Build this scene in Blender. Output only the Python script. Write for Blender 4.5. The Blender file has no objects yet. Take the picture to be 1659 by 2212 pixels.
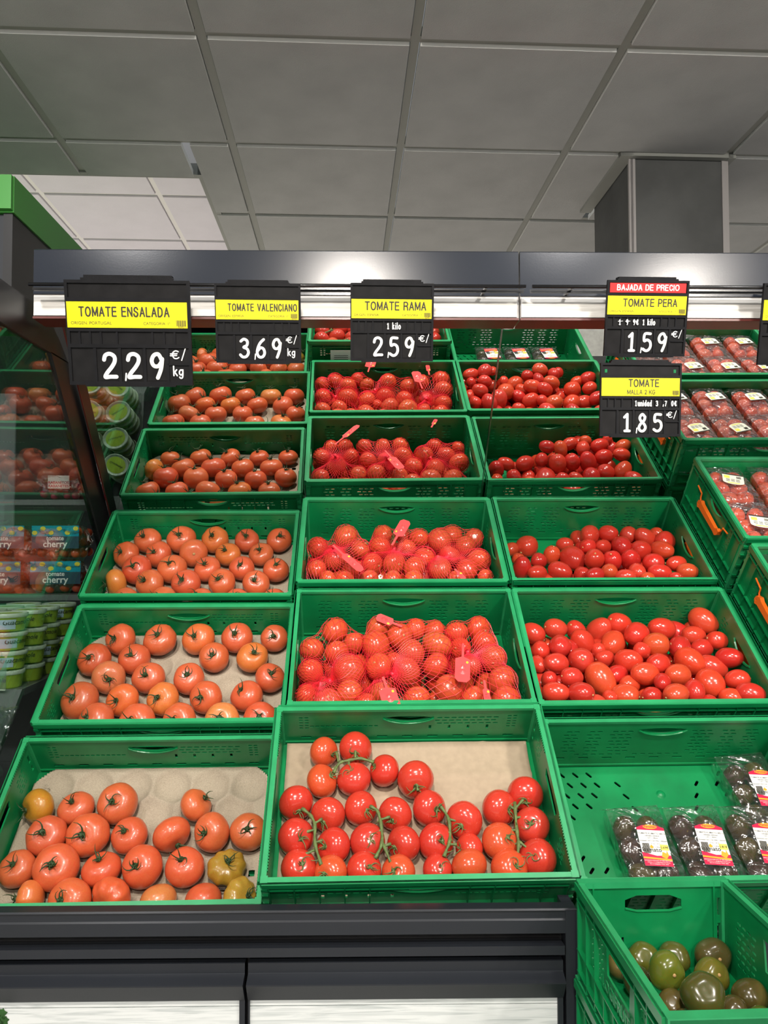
import bpy, bmesh, math, random
from mathutils import Vector, Matrix, Quaternion
random.seed(7)
PI = math.pi
R = math.radians
scn = bpy.context.scene
col = scn.collection

# ------------------------------------------------------------------ camera
F_PX = 1664.5
CAMZ = 1.5
def rotmat():
    def mul(A, B): return [[sum(A[i][k]*B[k][j] for k in range(3)) for j in range(3)] for i in range(3)]
    y, p, r = R(2.185), R(2.139), R(0.102)
    Y = [[math.cos(y), 0, -math.sin(y)], [0, 1, 0], [math.sin(y), 0, math.cos(y)]]
    P = [[1, 0, 0], [0, math.cos(p), -math.sin(p)], [0, math.sin(p), math.cos(p)]]
    Q = [[math.cos(r), -math.sin(r), 0], [math.sin(r), math.cos(r), 0], [0, 0, 1]]
    return mul(Q, mul(P, Y))
M3 = rotmat()
def b(v): return Vector((v[0], v[2], v[1]))          # (x, up, fwd) -> blender
RIGHT, UP, FWD = b(M3[0]), b(M3[1]), b(M3[2])
CAMP = Vector((0, 0, CAMZ))
cd = bpy.data.cameras.new('camera'); cam = bpy.data.objects.new('camera', cd); col.objects.link(cam)
cd.sensor_fit = 'VERTICAL'; cd.sensor_height = 24; cd.lens = F_PX/2212*24; cd.clip_start = .02
cam.matrix_world = Matrix(((RIGHT.x, UP.x, -FWD.x, 0), (RIGHT.y, UP.y, -FWD.y, 0), (RIGHT.z, UP.z, -FWD.z, CAMZ), (0, 0, 0, 1)))
scn.camera = cam
def ray(u, v): return (RIGHT*(u-829.5) + UP*(1106-v) + FWD*F_PX).normalized()

# ------------------------------------------------------------------ world, light, exposure
scn.view_settings.view_transform = 'Standard'; scn.view_settings.look = 'None'
scn.view_settings.gamma = 1; scn.view_settings.use_curve_mapping = False
scn.view_settings.exposure = 0.16
scn.cycles.transparent_max_bounces = 48; scn.cycles.max_bounces = 14
w = bpy.data.worlds.new('world'); scn.world = w; w.use_nodes = True
w.node_tree.nodes['Background'].inputs[0].default_value = (.86, .93, 1, 1)
w.node_tree.nodes['Background'].inputs[1].default_value = .30
LAMPS = []
def spot(x, y, power, size=.16, color=(1, .93, .84), tgt=None, spread=110):
    l = bpy.data.lights.new('unseen_ceiling_light', 'AREA'); l.shape = 'DISK'; l.size = size; l.energy = power; l.color = color; l.spread = R(spread)
    o = bpy.data.objects.new('unseen_ceiling_light', l); col.objects.link(o)
    o.location = (x, y, 2.885)
    t = Vector(tgt or (x, 2.1, 1.2)) - o.location
    o.rotation_euler = t.to_track_quat('-Z', 'Y').to_euler()
    LAMPS.append(o)
for x in (-2.7, -.09, 1.66):
    spot(x, -.2, 27, size=.24, tgt=(x, 2.3, 1.35), spread=95)
for x in (-1.0, .85):
    spot(x, .75, 7, color=(1, .97, .94), tgt=(x, 2.5, 1.3))
for x in (-2.2, 0, 2.2):  # added lamps behind the camera, brightening floor and ceiling by bounce
    spot(x, -2.0, 90, tgt=(x, -2.0, 0), spread=150)
spot(-1.9, 4.4, 200, tgt=(-1.9, 4.4, 0), spread=150)  # added unseen lamp; its floor bounce brightens the raised white bay
spot(1.2, 4.4, 50, tgt=(1.2, 4.4, 0), spread=150)  # another added unseen lamp beyond the display, for floor bounce

# ------------------------------------------------------------------ materials
def mat(name, c, rough=.5, metal=0, spec=.5, noise=0, nscale=30, bump=0, bscale=200, coat=0, sss=0, objcol=False, c2=None, bd=.002):
    m = bpy.data.materials.new(name); m.use_nodes = True
    nt = m.node_tree; B = nt.nodes['Principled BSDF']
    B.inputs['Base Color'].default_value = (*c, 1); B.inputs['Roughness'].default_value = rough
    B.inputs['Metallic'].default_value = metal; B.inputs['Specular IOR Level'].default_value = spec
    B.inputs['Coat Weight'].default_value = coat; B.inputs['Coat Roughness'].default_value = .08
    if sss:
        B.inputs['Subsurface Weight'].default_value = sss; B.inputs['Subsurface Radius'].default_value = (.012, .004, .002); B.inputs['Subsurface Scale'].default_value = 1
    tc = nt.nodes.new('ShaderNodeTexCoord'); src = None
    if objcol:
        oi = nt.nodes.new('ShaderNodeObjectInfo'); src = oi.outputs['Color']
        nt.links.new(src, B.inputs['Base Color'])
    if noise:
        n = nt.nodes.new('ShaderNodeTexNoise'); n.inputs['Scale'].default_value = nscale; n.inputs['Detail'].default_value = 4
        nt.links.new(tc.outputs['Object'], n.inputs['Vector'])
        mx = nt.nodes.new('ShaderNodeMix'); mx.data_type = 'RGBA'
        rp = nt.nodes.new('ShaderNodeMapRange'); rp.inputs[1].default_value = .35; rp.inputs[2].default_value = .7
        nt.links.new(n.outputs[0], rp.inputs[0]); nt.links.new(rp.outputs[0], mx.inputs['Factor'])
        if src:
            nt.links.new(src, mx.inputs['A'])
            hs = nt.nodes.new('ShaderNodeMix'); hs.data_type = 'RGBA'; hs.blend_type = 'MULTIPLY'; hs.inputs['Factor'].default_value = 1
            hs.inputs['B'].default_value = (*(c2 or (1, 1.5, 1.1)), 1); nt.links.new(src, hs.inputs['A']); nt.links.new(hs.outputs['Result'], mx.inputs['B'])
        else:
            mx.inputs['A'].default_value = (*c, 1); mx.inputs['B'].default_value = (*(c2 or [k*(1-noise) for k in c]), 1)
        nt.links.new(mx.outputs['Result'], B.inputs['Base Color'])
    if bump:
        n = nt.nodes.new('ShaderNodeTexNoise'); n.inputs['Scale'].default_value = bscale; n.inputs['Detail'].default_value = 3
        nt.links.new(tc.outputs['Object'], n.inputs['Vector'])
        bp = nt.nodes.new('ShaderNodeBump'); bp.inputs['Strength'].default_value = bump; bp.inputs['Distance'].default_value = bd
        nt.links.new(n.outputs[0], bp.inputs['Height']); nt.links.new(bp.outputs[0], B.inputs['Normal'])
    return m
def film(name, tint=(1, 1, 1), fac=.22, rough=.06, bump=.6, bscale=14, white=0.0):
    m = bpy.data.materials.new(name); m.use_nodes = True; nt = m.node_tree
    for n in list(nt.nodes):
        if n.type == 'BSDF_PRINCIPLED': nt.nodes.remove(n)
    out = nt.nodes['Material Output']
    tr = nt.nodes.new('ShaderNodeBsdfTransparent'); tr.inputs[0].default_value = (*tint, 1)
    gl = nt.nodes.new('ShaderNodeBsdfGlossy'); gl.inputs['Roughness'].default_value = rough
    mx = nt.nodes.new('ShaderNodeMixShader')
    lw = nt.nodes.new('ShaderNodeLayerWeight'); lw.inputs[0].default_value = .35
    mr = nt.nodes.new('ShaderNodeMapRange'); mr.inputs[3].default_value = fac*.45; mr.inputs[4].default_value = min(1, fac*2.2)
    nt.links.new(lw.outputs['Facing'], mr.inputs[0]); nt.links.new(mr.outputs[0], mx.inputs[0])
    nt.links.new(tr.outputs[0], mx.inputs[1]); nt.links.new(gl.outputs[0], mx.inputs[2])
    if bump:
        tc = nt.nodes.new('ShaderNodeTexCoord'); n = nt.nodes.new('ShaderNodeTexVoronoi'); n.inputs['Scale'].default_value = bscale
        n.feature = 'SMOOTH_F1'
        wn = nt.nodes.new('ShaderNodeTexNoise'); wn.inputs['Scale'].default_value = bscale*.7
        ad = nt.nodes.new('ShaderNodeMixRGB'); ad.inputs[0].default_value = .12
        nt.links.new(tc.outputs['Object'], ad.inputs[1]); nt.links.new(tc.outputs['Object'], wn.inputs['Vector']); nt.links.new(wn.outputs['Color'], ad.inputs[2])
        nt.links.new(ad.outputs[0], n.inputs['Vector'])
        bp = nt.nodes.new('ShaderNodeBump'); bp.inputs['Strength'].default_value = bump; bp.inputs['Distance'].default_value = .02
        nt.links.new(n.outputs[0], bp.inputs['Height']); nt.links.new(bp.outputs[0], gl.inputs['Normal'])
    last = mx.outputs[0]
    if white:
        df = nt.nodes.new('ShaderNodeBsdfDiffuse'); df.inputs[0].default_value = (.9, .95, .95, 1)
        m2 = nt.nodes.new('ShaderNodeMixShader'); m2.inputs[0].default_value = white
        nt.links.new(last, m2.inputs[1]); nt.links.new(df.outputs[0], m2.inputs[2]); last = m2.outputs[0]
    nt.links.new(last, out.inputs[0]); return m
def woodmat(name, a, c):
    m = bpy.data.materials.new(name); m.use_nodes = True; nt = m.node_tree; B = nt.nodes['Principled BSDF']
    tc = nt.nodes.new('ShaderNodeTexCoord'); mp = nt.nodes.new('ShaderNodeMapping'); mp.inputs['Scale'].default_value = (1.2, 9, 22)
    wv = nt.nodes.new('ShaderNodeTexNoise'); wv.inputs['Scale'].default_value = 5; wv.inputs['Detail'].default_value = 6; wv.inputs['Distortion'].default_value = 1.6
    rp = nt.nodes.new('ShaderNodeValToRGB'); rp.color_ramp.elements[0].position = .3; rp.color_ramp.elements[0].color = (*c, 1); rp.color_ramp.elements[1].position = .55; rp.color_ramp.elements[1].color = (*a, 1)
    nt.links.new(tc.outputs['Object'], mp.inputs[0]); nt.links.new(mp.outputs[0], wv.inputs['Vector']); nt.links.new(wv.outputs[0], rp.inputs[0]); nt.links.new(rp.outputs[0], B.inputs['Base Color'])
    B.inputs['Roughness'].default_value = .55
    return m
MT = dict(
    green=mat('crate_green_plastic', (.004, .235, .07), .3, noise=.35, nscale=9, bump=.05, bscale=60),
    green_lit=mat('lit_green_plastic', (.022, .33, .12), .36, noise=.25, nscale=14, bump=.08, bscale=60),  # lighter green: light caught by the rims put into the colour; posts share it
    orange=mat('orange_plastic', (.9, .16, .012), .35),
    tomato=mat('salad_tomato_skin', (.6, .1, .04), .31, coat=.25, sss=.25, objcol=True, noise=1, nscale=16, c2=(1.02, 1.45, 1.2)),
    redtom=mat('red_tomato_skin', (.5, .03, .02), .2, coat=.35, sss=.2, objcol=True, noise=1, nscale=14, c2=(1.05, 1.4, 1.2)),
    kum=mat('dark_tomato_skin', (.1, .08, .02), .22, coat=.25, sss=.1, objcol=True, noise=1, nscale=20, c2=(1.5, .85, .8)),
    calyx=mat('calyx_green', (.035, .075, .02), .6, noise=.6, nscale=200),
    vine=mat('vine_green', (.13, .19, .055), .55, noise=.5, nscale=120),
    scar=mat('stem_scar', (.5, .3, .12), .7),
    pulp=mat('moulded_pulp', (.40, .335, .25), .9, noise=.25, nscale=380, bump=.5, bscale=500),
    paper=mat('brown_kraft_paper', (.40, .31, .215), .8, noise=.12, nscale=60, bump=.15, bscale=90),
    net=mat('red_net_thread', (.9, .03, .055), .4),
    tag=mat('red_clip_plastic', (.9, .09, .09), .3, noise=.1),
    black=mat('black_sign_plastic', (.010, .010, .0115), .5, spec=.16, bump=.1, bscale=300, noise=.3, nscale=40),
    blackin=mat('sign_recess_plastic', (.0125, .012, .0125), .5, spec=.16, noise=.4, nscale=30),
    yellow=mat('yellow_card', (.93, .80, .0), .5, noise=.05, nscale=30),
    redcard=mat('red_card', (.72, .02, .02), .4),
    white=mat('white_print', (.9, .9, .87), .5),
    cream=mat('cream_print', (.88, .88, .76), .5),
    ink=mat('black_ink', (.035, .03, .02), .6),
    steel=mat('anthracite_powder_coat', (.022, .027, .038), .22, spec=.27, bump=.5, bscale=260, bd=.00012),
    steel2=mat('anthracite_counter_coat', (.018, .021, .027), .36, spec=.4, bump=.3, bscale=260, bd=.00012, noise=.15, nscale=4),
    blk=mat('black_steel', (.008, .008, .009), .35),
    blkrod=mat('black_rod', (.012, .012, .013), .25),
    lip=mat('brown_red_lip', (.13, .028, .022), .35, spec=.6),
    wood=woodmat('whitewashed_wood', (.82, .80, .76), (.64, .62, .58)),
    wood2=woodmat('white_grained_panel', (.74, .77, .77), (.50, .54, .54)),
    tile=mat('grey_ceiling_tile', (.43, .43, .425), .9, bump=.5, bscale=260, noise=.12, nscale=6),
    tedge=mat('pale_tile_edge', (.8, .8, .77), .8),
    tbar=mat('grey_ceiling_rail', (.27, .275, .25), .55),
    wtile=mat('white_ceiling_tile', (.78, .74, .80), .9, bump=.4, bscale=260, noise=.05, nscale=6),
    wbar=mat('white_ceiling_rail', (.85, .82, .80), .6),
    slate=mat('dark_slate_cladding', (.085, .088, .085), .6, noise=.4, nscale=5, bump=.2, bscale=60),
    trim=mat('grey_corner_trim', (.35, .33, .32), .5),
    header=mat('green_header_panel', (.045, .26, .035), .4),
    floor=mat('grey_floor', (.42, .41, .39), .4, noise=.2),
    wall=mat('light_wall', (.5, .5, .5), .8),
    tub=mat('lime_tub_print', (.50, .66, .06), .35, noise=.2, nscale=20),
    tublid=mat('pale_tub_lid', (.55, .62, .5), .25),
    teal=mat('teal_bag_print', (.0, .32, .45), .3),
    slatebl=mat('slate_bag_print', (.03, .07, .11), .3),
    pyel=mat('yellow_bag_print', (.85, .72, .05), .4),
    radish=mat('radish_skin', (.5, .02, .09), .25, objcol=True, noise=1, c2=(1.2, 2, 1.5)),
    redl=mat('crimson_label', (.55, .01, .06), .4),
    oran=mat('orange_label', (.95, .36, .03), .4),
    grey=mat('grey_print', (.3, .3, .3), .6),
    ylab=mat('pale_yellow_label', (.95, .85, .12), .5),
    darkshelf=mat('dark_grey_shelf', (.16, .17, .17), .35),
    lblue=mat('pale_blue_label', (.5, .62, .75), .5),
    salmon=mat('salmon_label', (.9, .25, .14), .5),
    leaf=mat('parsley_green', (.03, .12, .02), .6, noise=.6, nscale=60),
    tray=film('clear_tray_plastic', (.985, .99, .99), .09, .1, .25, 30),
    film=film('crinkled_film', (.98, .99, .99), .3, .1, 1.0, 26, white=.012),
    crease=film('taut_film_crease', (1, 1, 1), .8, .12, 0),
    bagfilm=film('bag_film', (.95, .97, .97), .5, .08, 1.0, 26),
    glass=film('partition_glass', (.80, .85, .83), .16, .0, 0),
    haze=film('clear_riser', (.86, .9, .9), .12, .03, 0, white=.06),
    silver=mat('silver_mirror_bevel', (.45, .45, .45), .2, metal=1),
)
mm = bpy.data.materials.new('mirror_silver'); mm.use_nodes = True
_B = mm.node_tree.nodes['Principled BSDF']; _B.inputs['Metallic'].default_value = 1; _B.inputs['Roughness'].default_value = 0; _B.inputs['Base Color'].default_value = (.86, .89, .87, 1)
MT['mirror'] = mm

# ------------------------------------------------------------------ helpers
def mobj(name, me, m=None, parent=None, mw=None):
    o = bpy.data.objects.new(name, me); col.objects.link(o)
    if m is not None:
        ms = m if isinstance(m, (list, tuple)) else [m]
        if len(me.materials) == 0:
            for k in ms: me.materials.append(MT[k])
    if parent: o.parent = parent
    if mw is not None:
        if parent: o.matrix_local = mw
        else: o.matrix_world = mw
    return o
def tag(o, label, cat, group=None, kind=None):
    if label: o['label'] = label
    if cat: o['category'] = cat
    if group: o['group'] = group
    if kind: o['kind'] = kind
    return o
def empty(name, mw, label=None, cat=None, group=None):
    o = bpy.data.objects.new(name, None); col.objects.link(o); o.empty_display_size = .05
    o.matrix_world = mw
    return tag(o, label, cat, group)
def T(x, y, z): return Matrix.Translation((x, y, z))
class MB:
    def __init__(s): s.v = []; s.f = []; s.mi = []; s.sm = False
    def add(s, vs, fs, mi=0):
        n = len(s.v); s.v += [tuple(v) for v in vs]; s.f += [tuple(i+n for i in f) for f in fs]; s.mi += [mi]*len(fs); return s
    def box(s, x0, x1, y0, y1, z0, z1, mi=0):
        return s.add([(x0, y0, z0), (x1, y0, z0), (x1, y1, z0), (x0, y1, z0), (x0, y0, z1), (x1, y0, z1), (x1, y1, z1), (x0, y1, z1)],
                     [(0, 3, 2, 1), (4, 5, 6, 7), (0, 1, 5, 4), (1, 2, 6, 5), (2, 3, 7, 6), (3, 0, 4, 7)], mi)
    def tube(s, pts, r, n=6, mi=0, cap=True):
        pts = [Vector(p) for p in pts]; rings = []
        rs = r if isinstance(r, (list, tuple)) else [r]*len(pts)
        up = Vector((.13, .31, .94))
        for i, p in enumerate(pts):
            t = (pts[min(i+1, len(pts)-1)]-pts[max(i-1, 0)])
            if t.length < 1e-9: t = Vector((0, 0, 1))
            t.normalize(); a = t.cross(up)
            if a.length < 1e-3: a = t.cross(Vector((1, 0, 0)))
            a.normalize(); c = t.cross(a)
            rings.append([p + (a*math.cos(2*PI*k/n) + c*math.sin(2*PI*k/n))*rs[i] for k in range(n)])
        vs = [v for q in rings for v in q]; fs = []
        for i in range(len(pts)-1):
            for k in range(n):
                fs.append((i*n+k, i*n+(k+1) % n, (i+1)*n+(k+1) % n, (i+1)*n+k))
        if cap: fs.append(tuple(range(n))[::-1]); fs.append(tuple((len(pts)-1)*n+k for k in range(n)))
        return s.add(vs, fs, mi)
    def prism(s, pts, x0, x1, mi=0):   # pts (y,z) closed profile extruded on x
        n = len(pts); vs = [(x0, y, z) for y, z in pts]+[(x1, y, z) for y, z in pts]
        fs = [(i, (i+1) % n, n+(i+1) % n, n+i) for i in range(n)]+[tuple(range(n))[::-1], tuple(range(n, 2*n))]
        return s.add(vs, fs, mi)
    def join(s, me, M=None, mi=0):
        M = M or Matrix()
        return s.add([M @ v.co for v in me.vertices], [tuple(p.vertices) for p in me.polygons], mi)
    def mesh(s, name, mats, smooth=False, fix=True):
        me = bpy.data.meshes.new(name); me.from_pydata(s.v, [], s.f)
        for k in (mats if isinstance(mats, (list, tuple)) else [mats]): me.materials.append(MT[k])
        me.polygons.foreach_set('material_index', s.mi)
        if fix:
            bm = bmesh.new(); bm.from_mesh(me); bmesh.ops.recalc_face_normals(bm, faces=bm.faces); bm.to_mesh(me); bm.free()
        if smooth: me.polygons.foreach_set('use_smooth', [True]*len(me.polygons))
        me.update(); return me
    def obj(s, name, mats, parent=None, mw=None, smooth=False): return mobj(name, s.mesh(name, mats, smooth), None, parent, mw)
def sheet(outer, holes, thick):
    cu = bpy.data.curves.new('c', 'CURVE'); cu.dimensions = '2D'; cu.fill_mode = 'BOTH'; cu.extrude = thick/2
    for ps in [outer]+holes:
        sp = cu.splines.new('POLY'); sp.points.add(len(ps)-1); sp.use_cyclic_u = True
        for i, p in enumerate(ps): sp.points[i].co = (p[0], p[1], 0, 1)
    o = bpy.data.objects.new('c', cu); me = bpy.data.meshes.new_from_object(o); bpy.data.objects.remove(o); return me
def text(s, size, bold=.0, align='CENTER', extr=0, shear=0, sx=1):
    cu = bpy.data.curves.new('t', 'FONT'); cu.body = s; cu.size = size; cu.align_x = align; cu.offset = bold*size; cu.extrude = extr; cu.resolution_u = 3; cu.shear = shear
    o = bpy.data.objects.new('t', cu); me = bpy.data.meshes.new_from_object(o); bpy.data.objects.remove(o)
    if sx != 1:
        for v in me.vertices: v.co.x *= sx
    return me
def rect(x0, x1, y0, y1): return [(x0, y0), (x1, y0), (x1, y1), (x0, y1)]
def slot(x, y, w, h, a=0, n=4):
    ps = []
    for sgn in (1, -1):
        for k in range(n+1):
            t = (-PI/2+PI*k/n) if sgn == 1 else (PI/2+PI*k/n)
            ps.append((sgn*(w/2-h/2)+h/2*math.cos(t), h/2*math.sin(t)))
    c, s_ = math.cos(a), math.sin(a)
    return [(x+c*p-s_*q, y+s_*p+c*q) for p, q in ps]
def lens(x, y, w, up, dn, n=12):
    return [(x-w/2+w*k/n, y-dn*math.sin(PI*k/n)**.7) for k in range(n+1)]+[(x+w/2-w*k/n, y+up*math.sin(PI*k/n)**.7) for k in range(1, n)]

# ------------------------------------------------------------------ setting: floor, wall, ceiling, column
def ground(name, x0, x1, y0, y1, z, z1, m, lab=None):
    o = MB().box(x0, x1, y0, y1, z, z1).obj(name, m); o['kind'] = 'structure'; return o
ground('floor', -5, 6, -4, 6.5, -.05, 0, 'floor')
ground('wall_back', -5, 6, 6.3, 6.4, 0, 3.6, 'wall')
CH = 1.43; CZ = CAMZ+CH
CR = Matrix.Rotation(R(.7), 4, 'Z')          # ceiling grid is turned a little against the shelves
SXT, SYT, X0, Y0 = .606, .596, -.406, 2.14
bars = MB()
BAY = (-3.4, -.574, 3.01, 6.4)                # raised white bay
COL = (1.059, 1.411, 2.755, 3.18)
def minus(rc, hole):
    x0, x1, y0, y1 = rc; a, c, d, e = hole
    if a >= x1 or c <= x0 or d >= y1 or e <= y0: return [rc]
    out = []
    if a > x0: out.append((x0, a, y0, y1))
    if c < x1: out.append((c, x1, y0, y1))
    xa, xb = max(a, x0), min(c, x1)
    if d > y0: out.append((xa, xb, y0, d))
    if e < y1: out.append((xa, xb, e, y1))
    return out
NX = range(-6, 8); NY = range(-8, 8)
def bar(rc):
    rs = [rc]
    for h_ in (BAY, COL): rs = [q for r_ in rs for q in minus(r_, h_)]
    for q in rs: bars.box(*q, 0 if rc[1]-rc[0] < .1 else .001, .03)
for i in NX: x = X0+i*SXT; bar((x-.013, x+.013, Y0-8*SYT, 6.3))
for j in NY: y = Y0+j*SYT; bar((X0-6*SXT, X0+7*SXT, y-.013, y+.013))
bars.box(-3.4, BAY[1]+.03, BAY[2]-.03, BAY[2], -.006, .04); bars.box(BAY[1], BAY[1]+.035, BAY[2]-.03, 6.3, -.0055, .04)
ceil = bars.obj('ceiling', 'tbar', mw=T(0, 0, CZ) @ CR); ceil['kind'] = 'structure'
TC = {}
def tile_mesh(a, c, m=('tile', 'tedge')):
    key = (round(a, 3), round(c, 3), m)
    if key in TC: return TC[key]
    t = MB(); z0, z1 = -.009, .012; g = .016
    t.add([(g, g, z0), (a-g, g, z0), (a-g, c-g, z0), (g, c-g, z0)], [(0, 1, 2, 3)], 0)
    t.add([(g, g, z0), (a-g, g, z0), (a-g, c-g, z0), (g, c-g, z0), (g, g, z1), (a-g, g, z1), (a-g, c-g, z1), (g, c-g, z1)],
          [(0, 4, 5, 1), (1, 5, 6, 2), (2, 6, 7, 3), (3, 7, 4, 0)], 1)
    t.add([(g, g, z1), (a-g, g, z1), (a-g, c-g, z1), (g, c-g, z1)], [(0, 3, 2, 1)], 0)
    TC[key] = t.mesh('ceiling_tile', m, fix=False); return TC[key]
for i in list(NX)[:-1]:
    for j in list(NY)[:-1]:
        rs = [(X0+i*SXT, X0+(i+1)*SXT, Y0+j*SYT, Y0+(j+1)*SYT)]
        for h_ in (BAY, COL): rs = [q for r_ in rs for q in minus(r_, h_)]
        for q in rs:
            if q[1]-q[0] > .04 and q[3]-q[2] > .04: mobj('ceiling_tile', tile_mesh(q[1]-q[0], q[3]-q[2]), None, ceil, T(q[0], q[2], 0))
wb = MB(); WZ = .37
wx = [-2.78, -2.175, -1.57, -.965]; wy = [3.39, 3.99, 4.59, 5.19, 5.79]
for x in wx: wb.box(x-.013, x+.013, BAY[2], 6.3, WZ, WZ+.03)
for y in wy: wb.box(BAY[0], BAY[1]+.1, y-.013, y+.013, WZ+.001, WZ+.031)
wb.box(BAY[0], BAY[1]+.06, BAY[2]-.02, BAY[2], .03, WZ+.05); wb.box(BAY[1]+.045, BAY[1]+.06, BAY[2], 6.3, .03, WZ+.05)
wo = wb.obj('ceiling', 'wbar', mw=T(0, 0, CZ) @ CR); wo['kind'] = 'structure'
ex = [-3.38]+wx+[BAY[1]+.05]; ey = [BAY[2]]+wy+[6.3]
for i in range(len(ex)-1):
    for j in range(len(ey)-1):
        mobj('ceiling_tile', tile_mesh(ex[i+1]-ex[i], ey[j+1]-ey[j], ('wtile', 'wtile')), None, wo, T(ex[i], ey[j], WZ))
COLX0, COLX1, COLY0, COLY1 = COL
# slate clad column
c = empty('wall_column', CR.copy()); c['kind'] = 'structure'
MB().box(COLX0, COLX1, COLY0, COLY1, 0, CZ+.05).obj('cladding', 'slate', c)
cm = MB()
for x in (COLX0, COLX1): cm.box(x-.012, x+.012, COLY0-.006, COLY0+.006, 0, CZ-.015)
cm.box(COLX0-.006, COLX0+.003, COLY0-.006, COLY0+.02, 0, CZ-.015)
cm.obj('corner_trim', 'trim', c)
MB().box(COLX0-.05, COLX1+.02, COLY0-.03, COLY0-.006, CZ-.02, CZ).box(COLX0-.05, COLX0-.003, COLY0-.03, COLY1+.04, CZ-.021, CZ-.001).box(COLX1+.003, COLX1+.03, COLY0-.03, COLY1, CZ-.021, CZ-.001).obj('ceiling_collar', 'tbar', c)
# housings for the inferred lamps and the added fill lamps
for o in LAMPS:
    r_ = empty('unseen_spotlight', T(o.location.x, o.location.y, CZ), 'round recessed ceiling lamp out of view, from a set partly added as fill light', 'lamp', 'ceiling lamps over the aisle')
    lb = MB(); n = 20
    for (ra, rb_, z0, z1) in ((.085, .11, -.045, -.045), (.11, .11, -.045, -.005), (.085, .085, -.045, -.01)):
        vs = [(ra*math.cos(2*PI*k/n), ra*math.sin(2*PI*k/n), z0) for k in range(n)]+[(rb_*math.cos(2*PI*k/n), rb_*math.sin(2*PI*k/n), z1) for k in range(n)]
        lb.add(vs, [(k, (k+1) % n, n+(k+1) % n, n+k) for k in range(n)])
    lb.obj('housing', 'tbar', r_)

# ------------------------------------------------------------------ mirror, fascia, side frame
MA = R(49.72); MYAW = R(.93)
LX, SX, RX = -.825, .426, 1.95
def mpt(x, s, off=0):   # s metres up the slope from the mirror reference, off = towards viewer
    z, y = 1.5+.2466+s*math.sin(MA), 2.5-s*math.cos(MA)+x*math.tan(MYAW)*.76
    return Vector((x, y-off*math.sin(MA), z-off*math.cos(MA)))
def slab(x0, x1, s0, s1, o0, o1, name, m, parent=None):
    vs = [mpt(x, s, o) for o in (o0, o1) for x, s in ((x0, s0), (x1, s0), (x1, s1), (x0, s1))]
    return MB().add(vs, [(0, 1, 2, 3), (7, 6, 5, 4), (0, 4, 5, 1), (1, 5, 6, 2), (2, 6, 7, 3), (3, 7, 4, 0)]).obj(name, m, parent)
for (xa, xb, lab) in ((LX+.004, SX-.002, 'tilted mirror panel reflecting the left and middle crates'), (SX+.002, RX, 'tilted mirror panel right of the seam, reflecting crates of packed tomatoes')):
    r_ = empty('tilted_mirror', T((xa+xb)/2, 2.5, 1.7), lab, 'mirror')
    g = slab(xa, xb, -.30, .56, .0, -.004, 'mirror_glass', 'mirror'); g.parent = r_; g.matrix_parent_inverse = r_.matrix_world.inverted()
    e = slab(xa, xb, -.30, .56, -.005, -.02, 'backing_board', 'blk'); e.parent = r_; e.matrix_parent_inverse = r_.matrix_world.inverted()
    ed = slab(xa-.003, xa+.0015, -.30, .56, .0015, -.004, 'bevelled_edge', 'lip' if xa < 0 else 'silver'); ed.parent = r_; ed.matrix_parent_inverse = r_.matrix_world.inverted()
def Z(y): return CAMZ+y
FY = 1.964
def fascia(xa, xb, lab):
    r_ = empty('fascia_panel', T((xa+xb)/2, FY, Z(.57)), lab, 'panel')
    P = r_.matrix_world.inverted()
    o = MB().prism([(FY, Z(.632)), (FY, Z(.7456)), (FY+.004, Z(.749)), (FY+.03, Z(.749)), (FY+.03, Z(.632))], xa, xb).obj('metal_band', 'steel', r_, P)
    o = MB().box(xa, xb, FY+.004, FY+.02, Z(.572), Z(.632)).obj('label_channel', 'lblue' if 0 else 'trim', r_, P)
    o = MB().box(xa+.002, xb-(.12 if xb < 1 else 0)+.115, FY-.001, FY+.004, Z(.576), Z(.627)).obj('wood_strip', 'wood', r_, P)
    o = MB().box(xa, xb, FY, FY+.08, Z(.568), Z(.5725)).box(xa, xb, FY-.001, FY+.003, Z(.568), Z(.5735)).obj('underside_lip', 'lip', r_, P)
    r_.matrix_world = Matrix.Translation((-.1, FY, 0)) @ Matrix.Rotation(R(-1.1), 4, 'Z') @ Matrix.Translation((.1, -FY, 0)) @ r_.matrix_world
    return r_
fascia(LX+.005, SX-.002, 'dark textured metal fascia over the left and middle crates, whitewashed wood strip below')
fascia(SX+.002, RX, 'dark textured metal fascia right of the seam, above the price sign for pear tomatoes')
# sign rail
def rail(x0, x1, lab):
    r_ = empty('sign_rail', T((x0+x1)/2, 1.90, Z(.62)), lab, 'rail'); P = r_.matrix_world.inverted()
    MB().tube([(x0, 1.903, Z(.636)), (x1, 1.903, Z(.636))], .0045, 8).obj('front_rod', 'blkrod', r_, P, True)
    MB().box(x0+.0, x1-.0, 1.925, 1.931, Z(.628), Z(.6355)).obj('rear_bar', 'blkrod', r_, P)
    n = 3
    for k in range(n):
        x = x0+.1+(x1-x0-.2)*k/(n-1)
        MB().prism([(1.903, Z(.630)), (1.903, Z(.637)), (1.964, Z(.640)), (1.964, Z(.633))], x-.003, x+.003).obj('bracket', 'blkrod', r_, P)
    r_.matrix_world = Matrix.Translation((-.1, FY, 0)) @ Matrix.Rotation(R(-1.1), 4, 'Z') @ Matrix.Translation((.1, -FY, 0)) @ r_.matrix_world
rail(-.805, SX+.004, 'black double rod rail holding three price signs in front of the fascia')
rail(SX+.02, RX, 'black double rod rail right of the seam, holding the stacked price signs')

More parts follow.
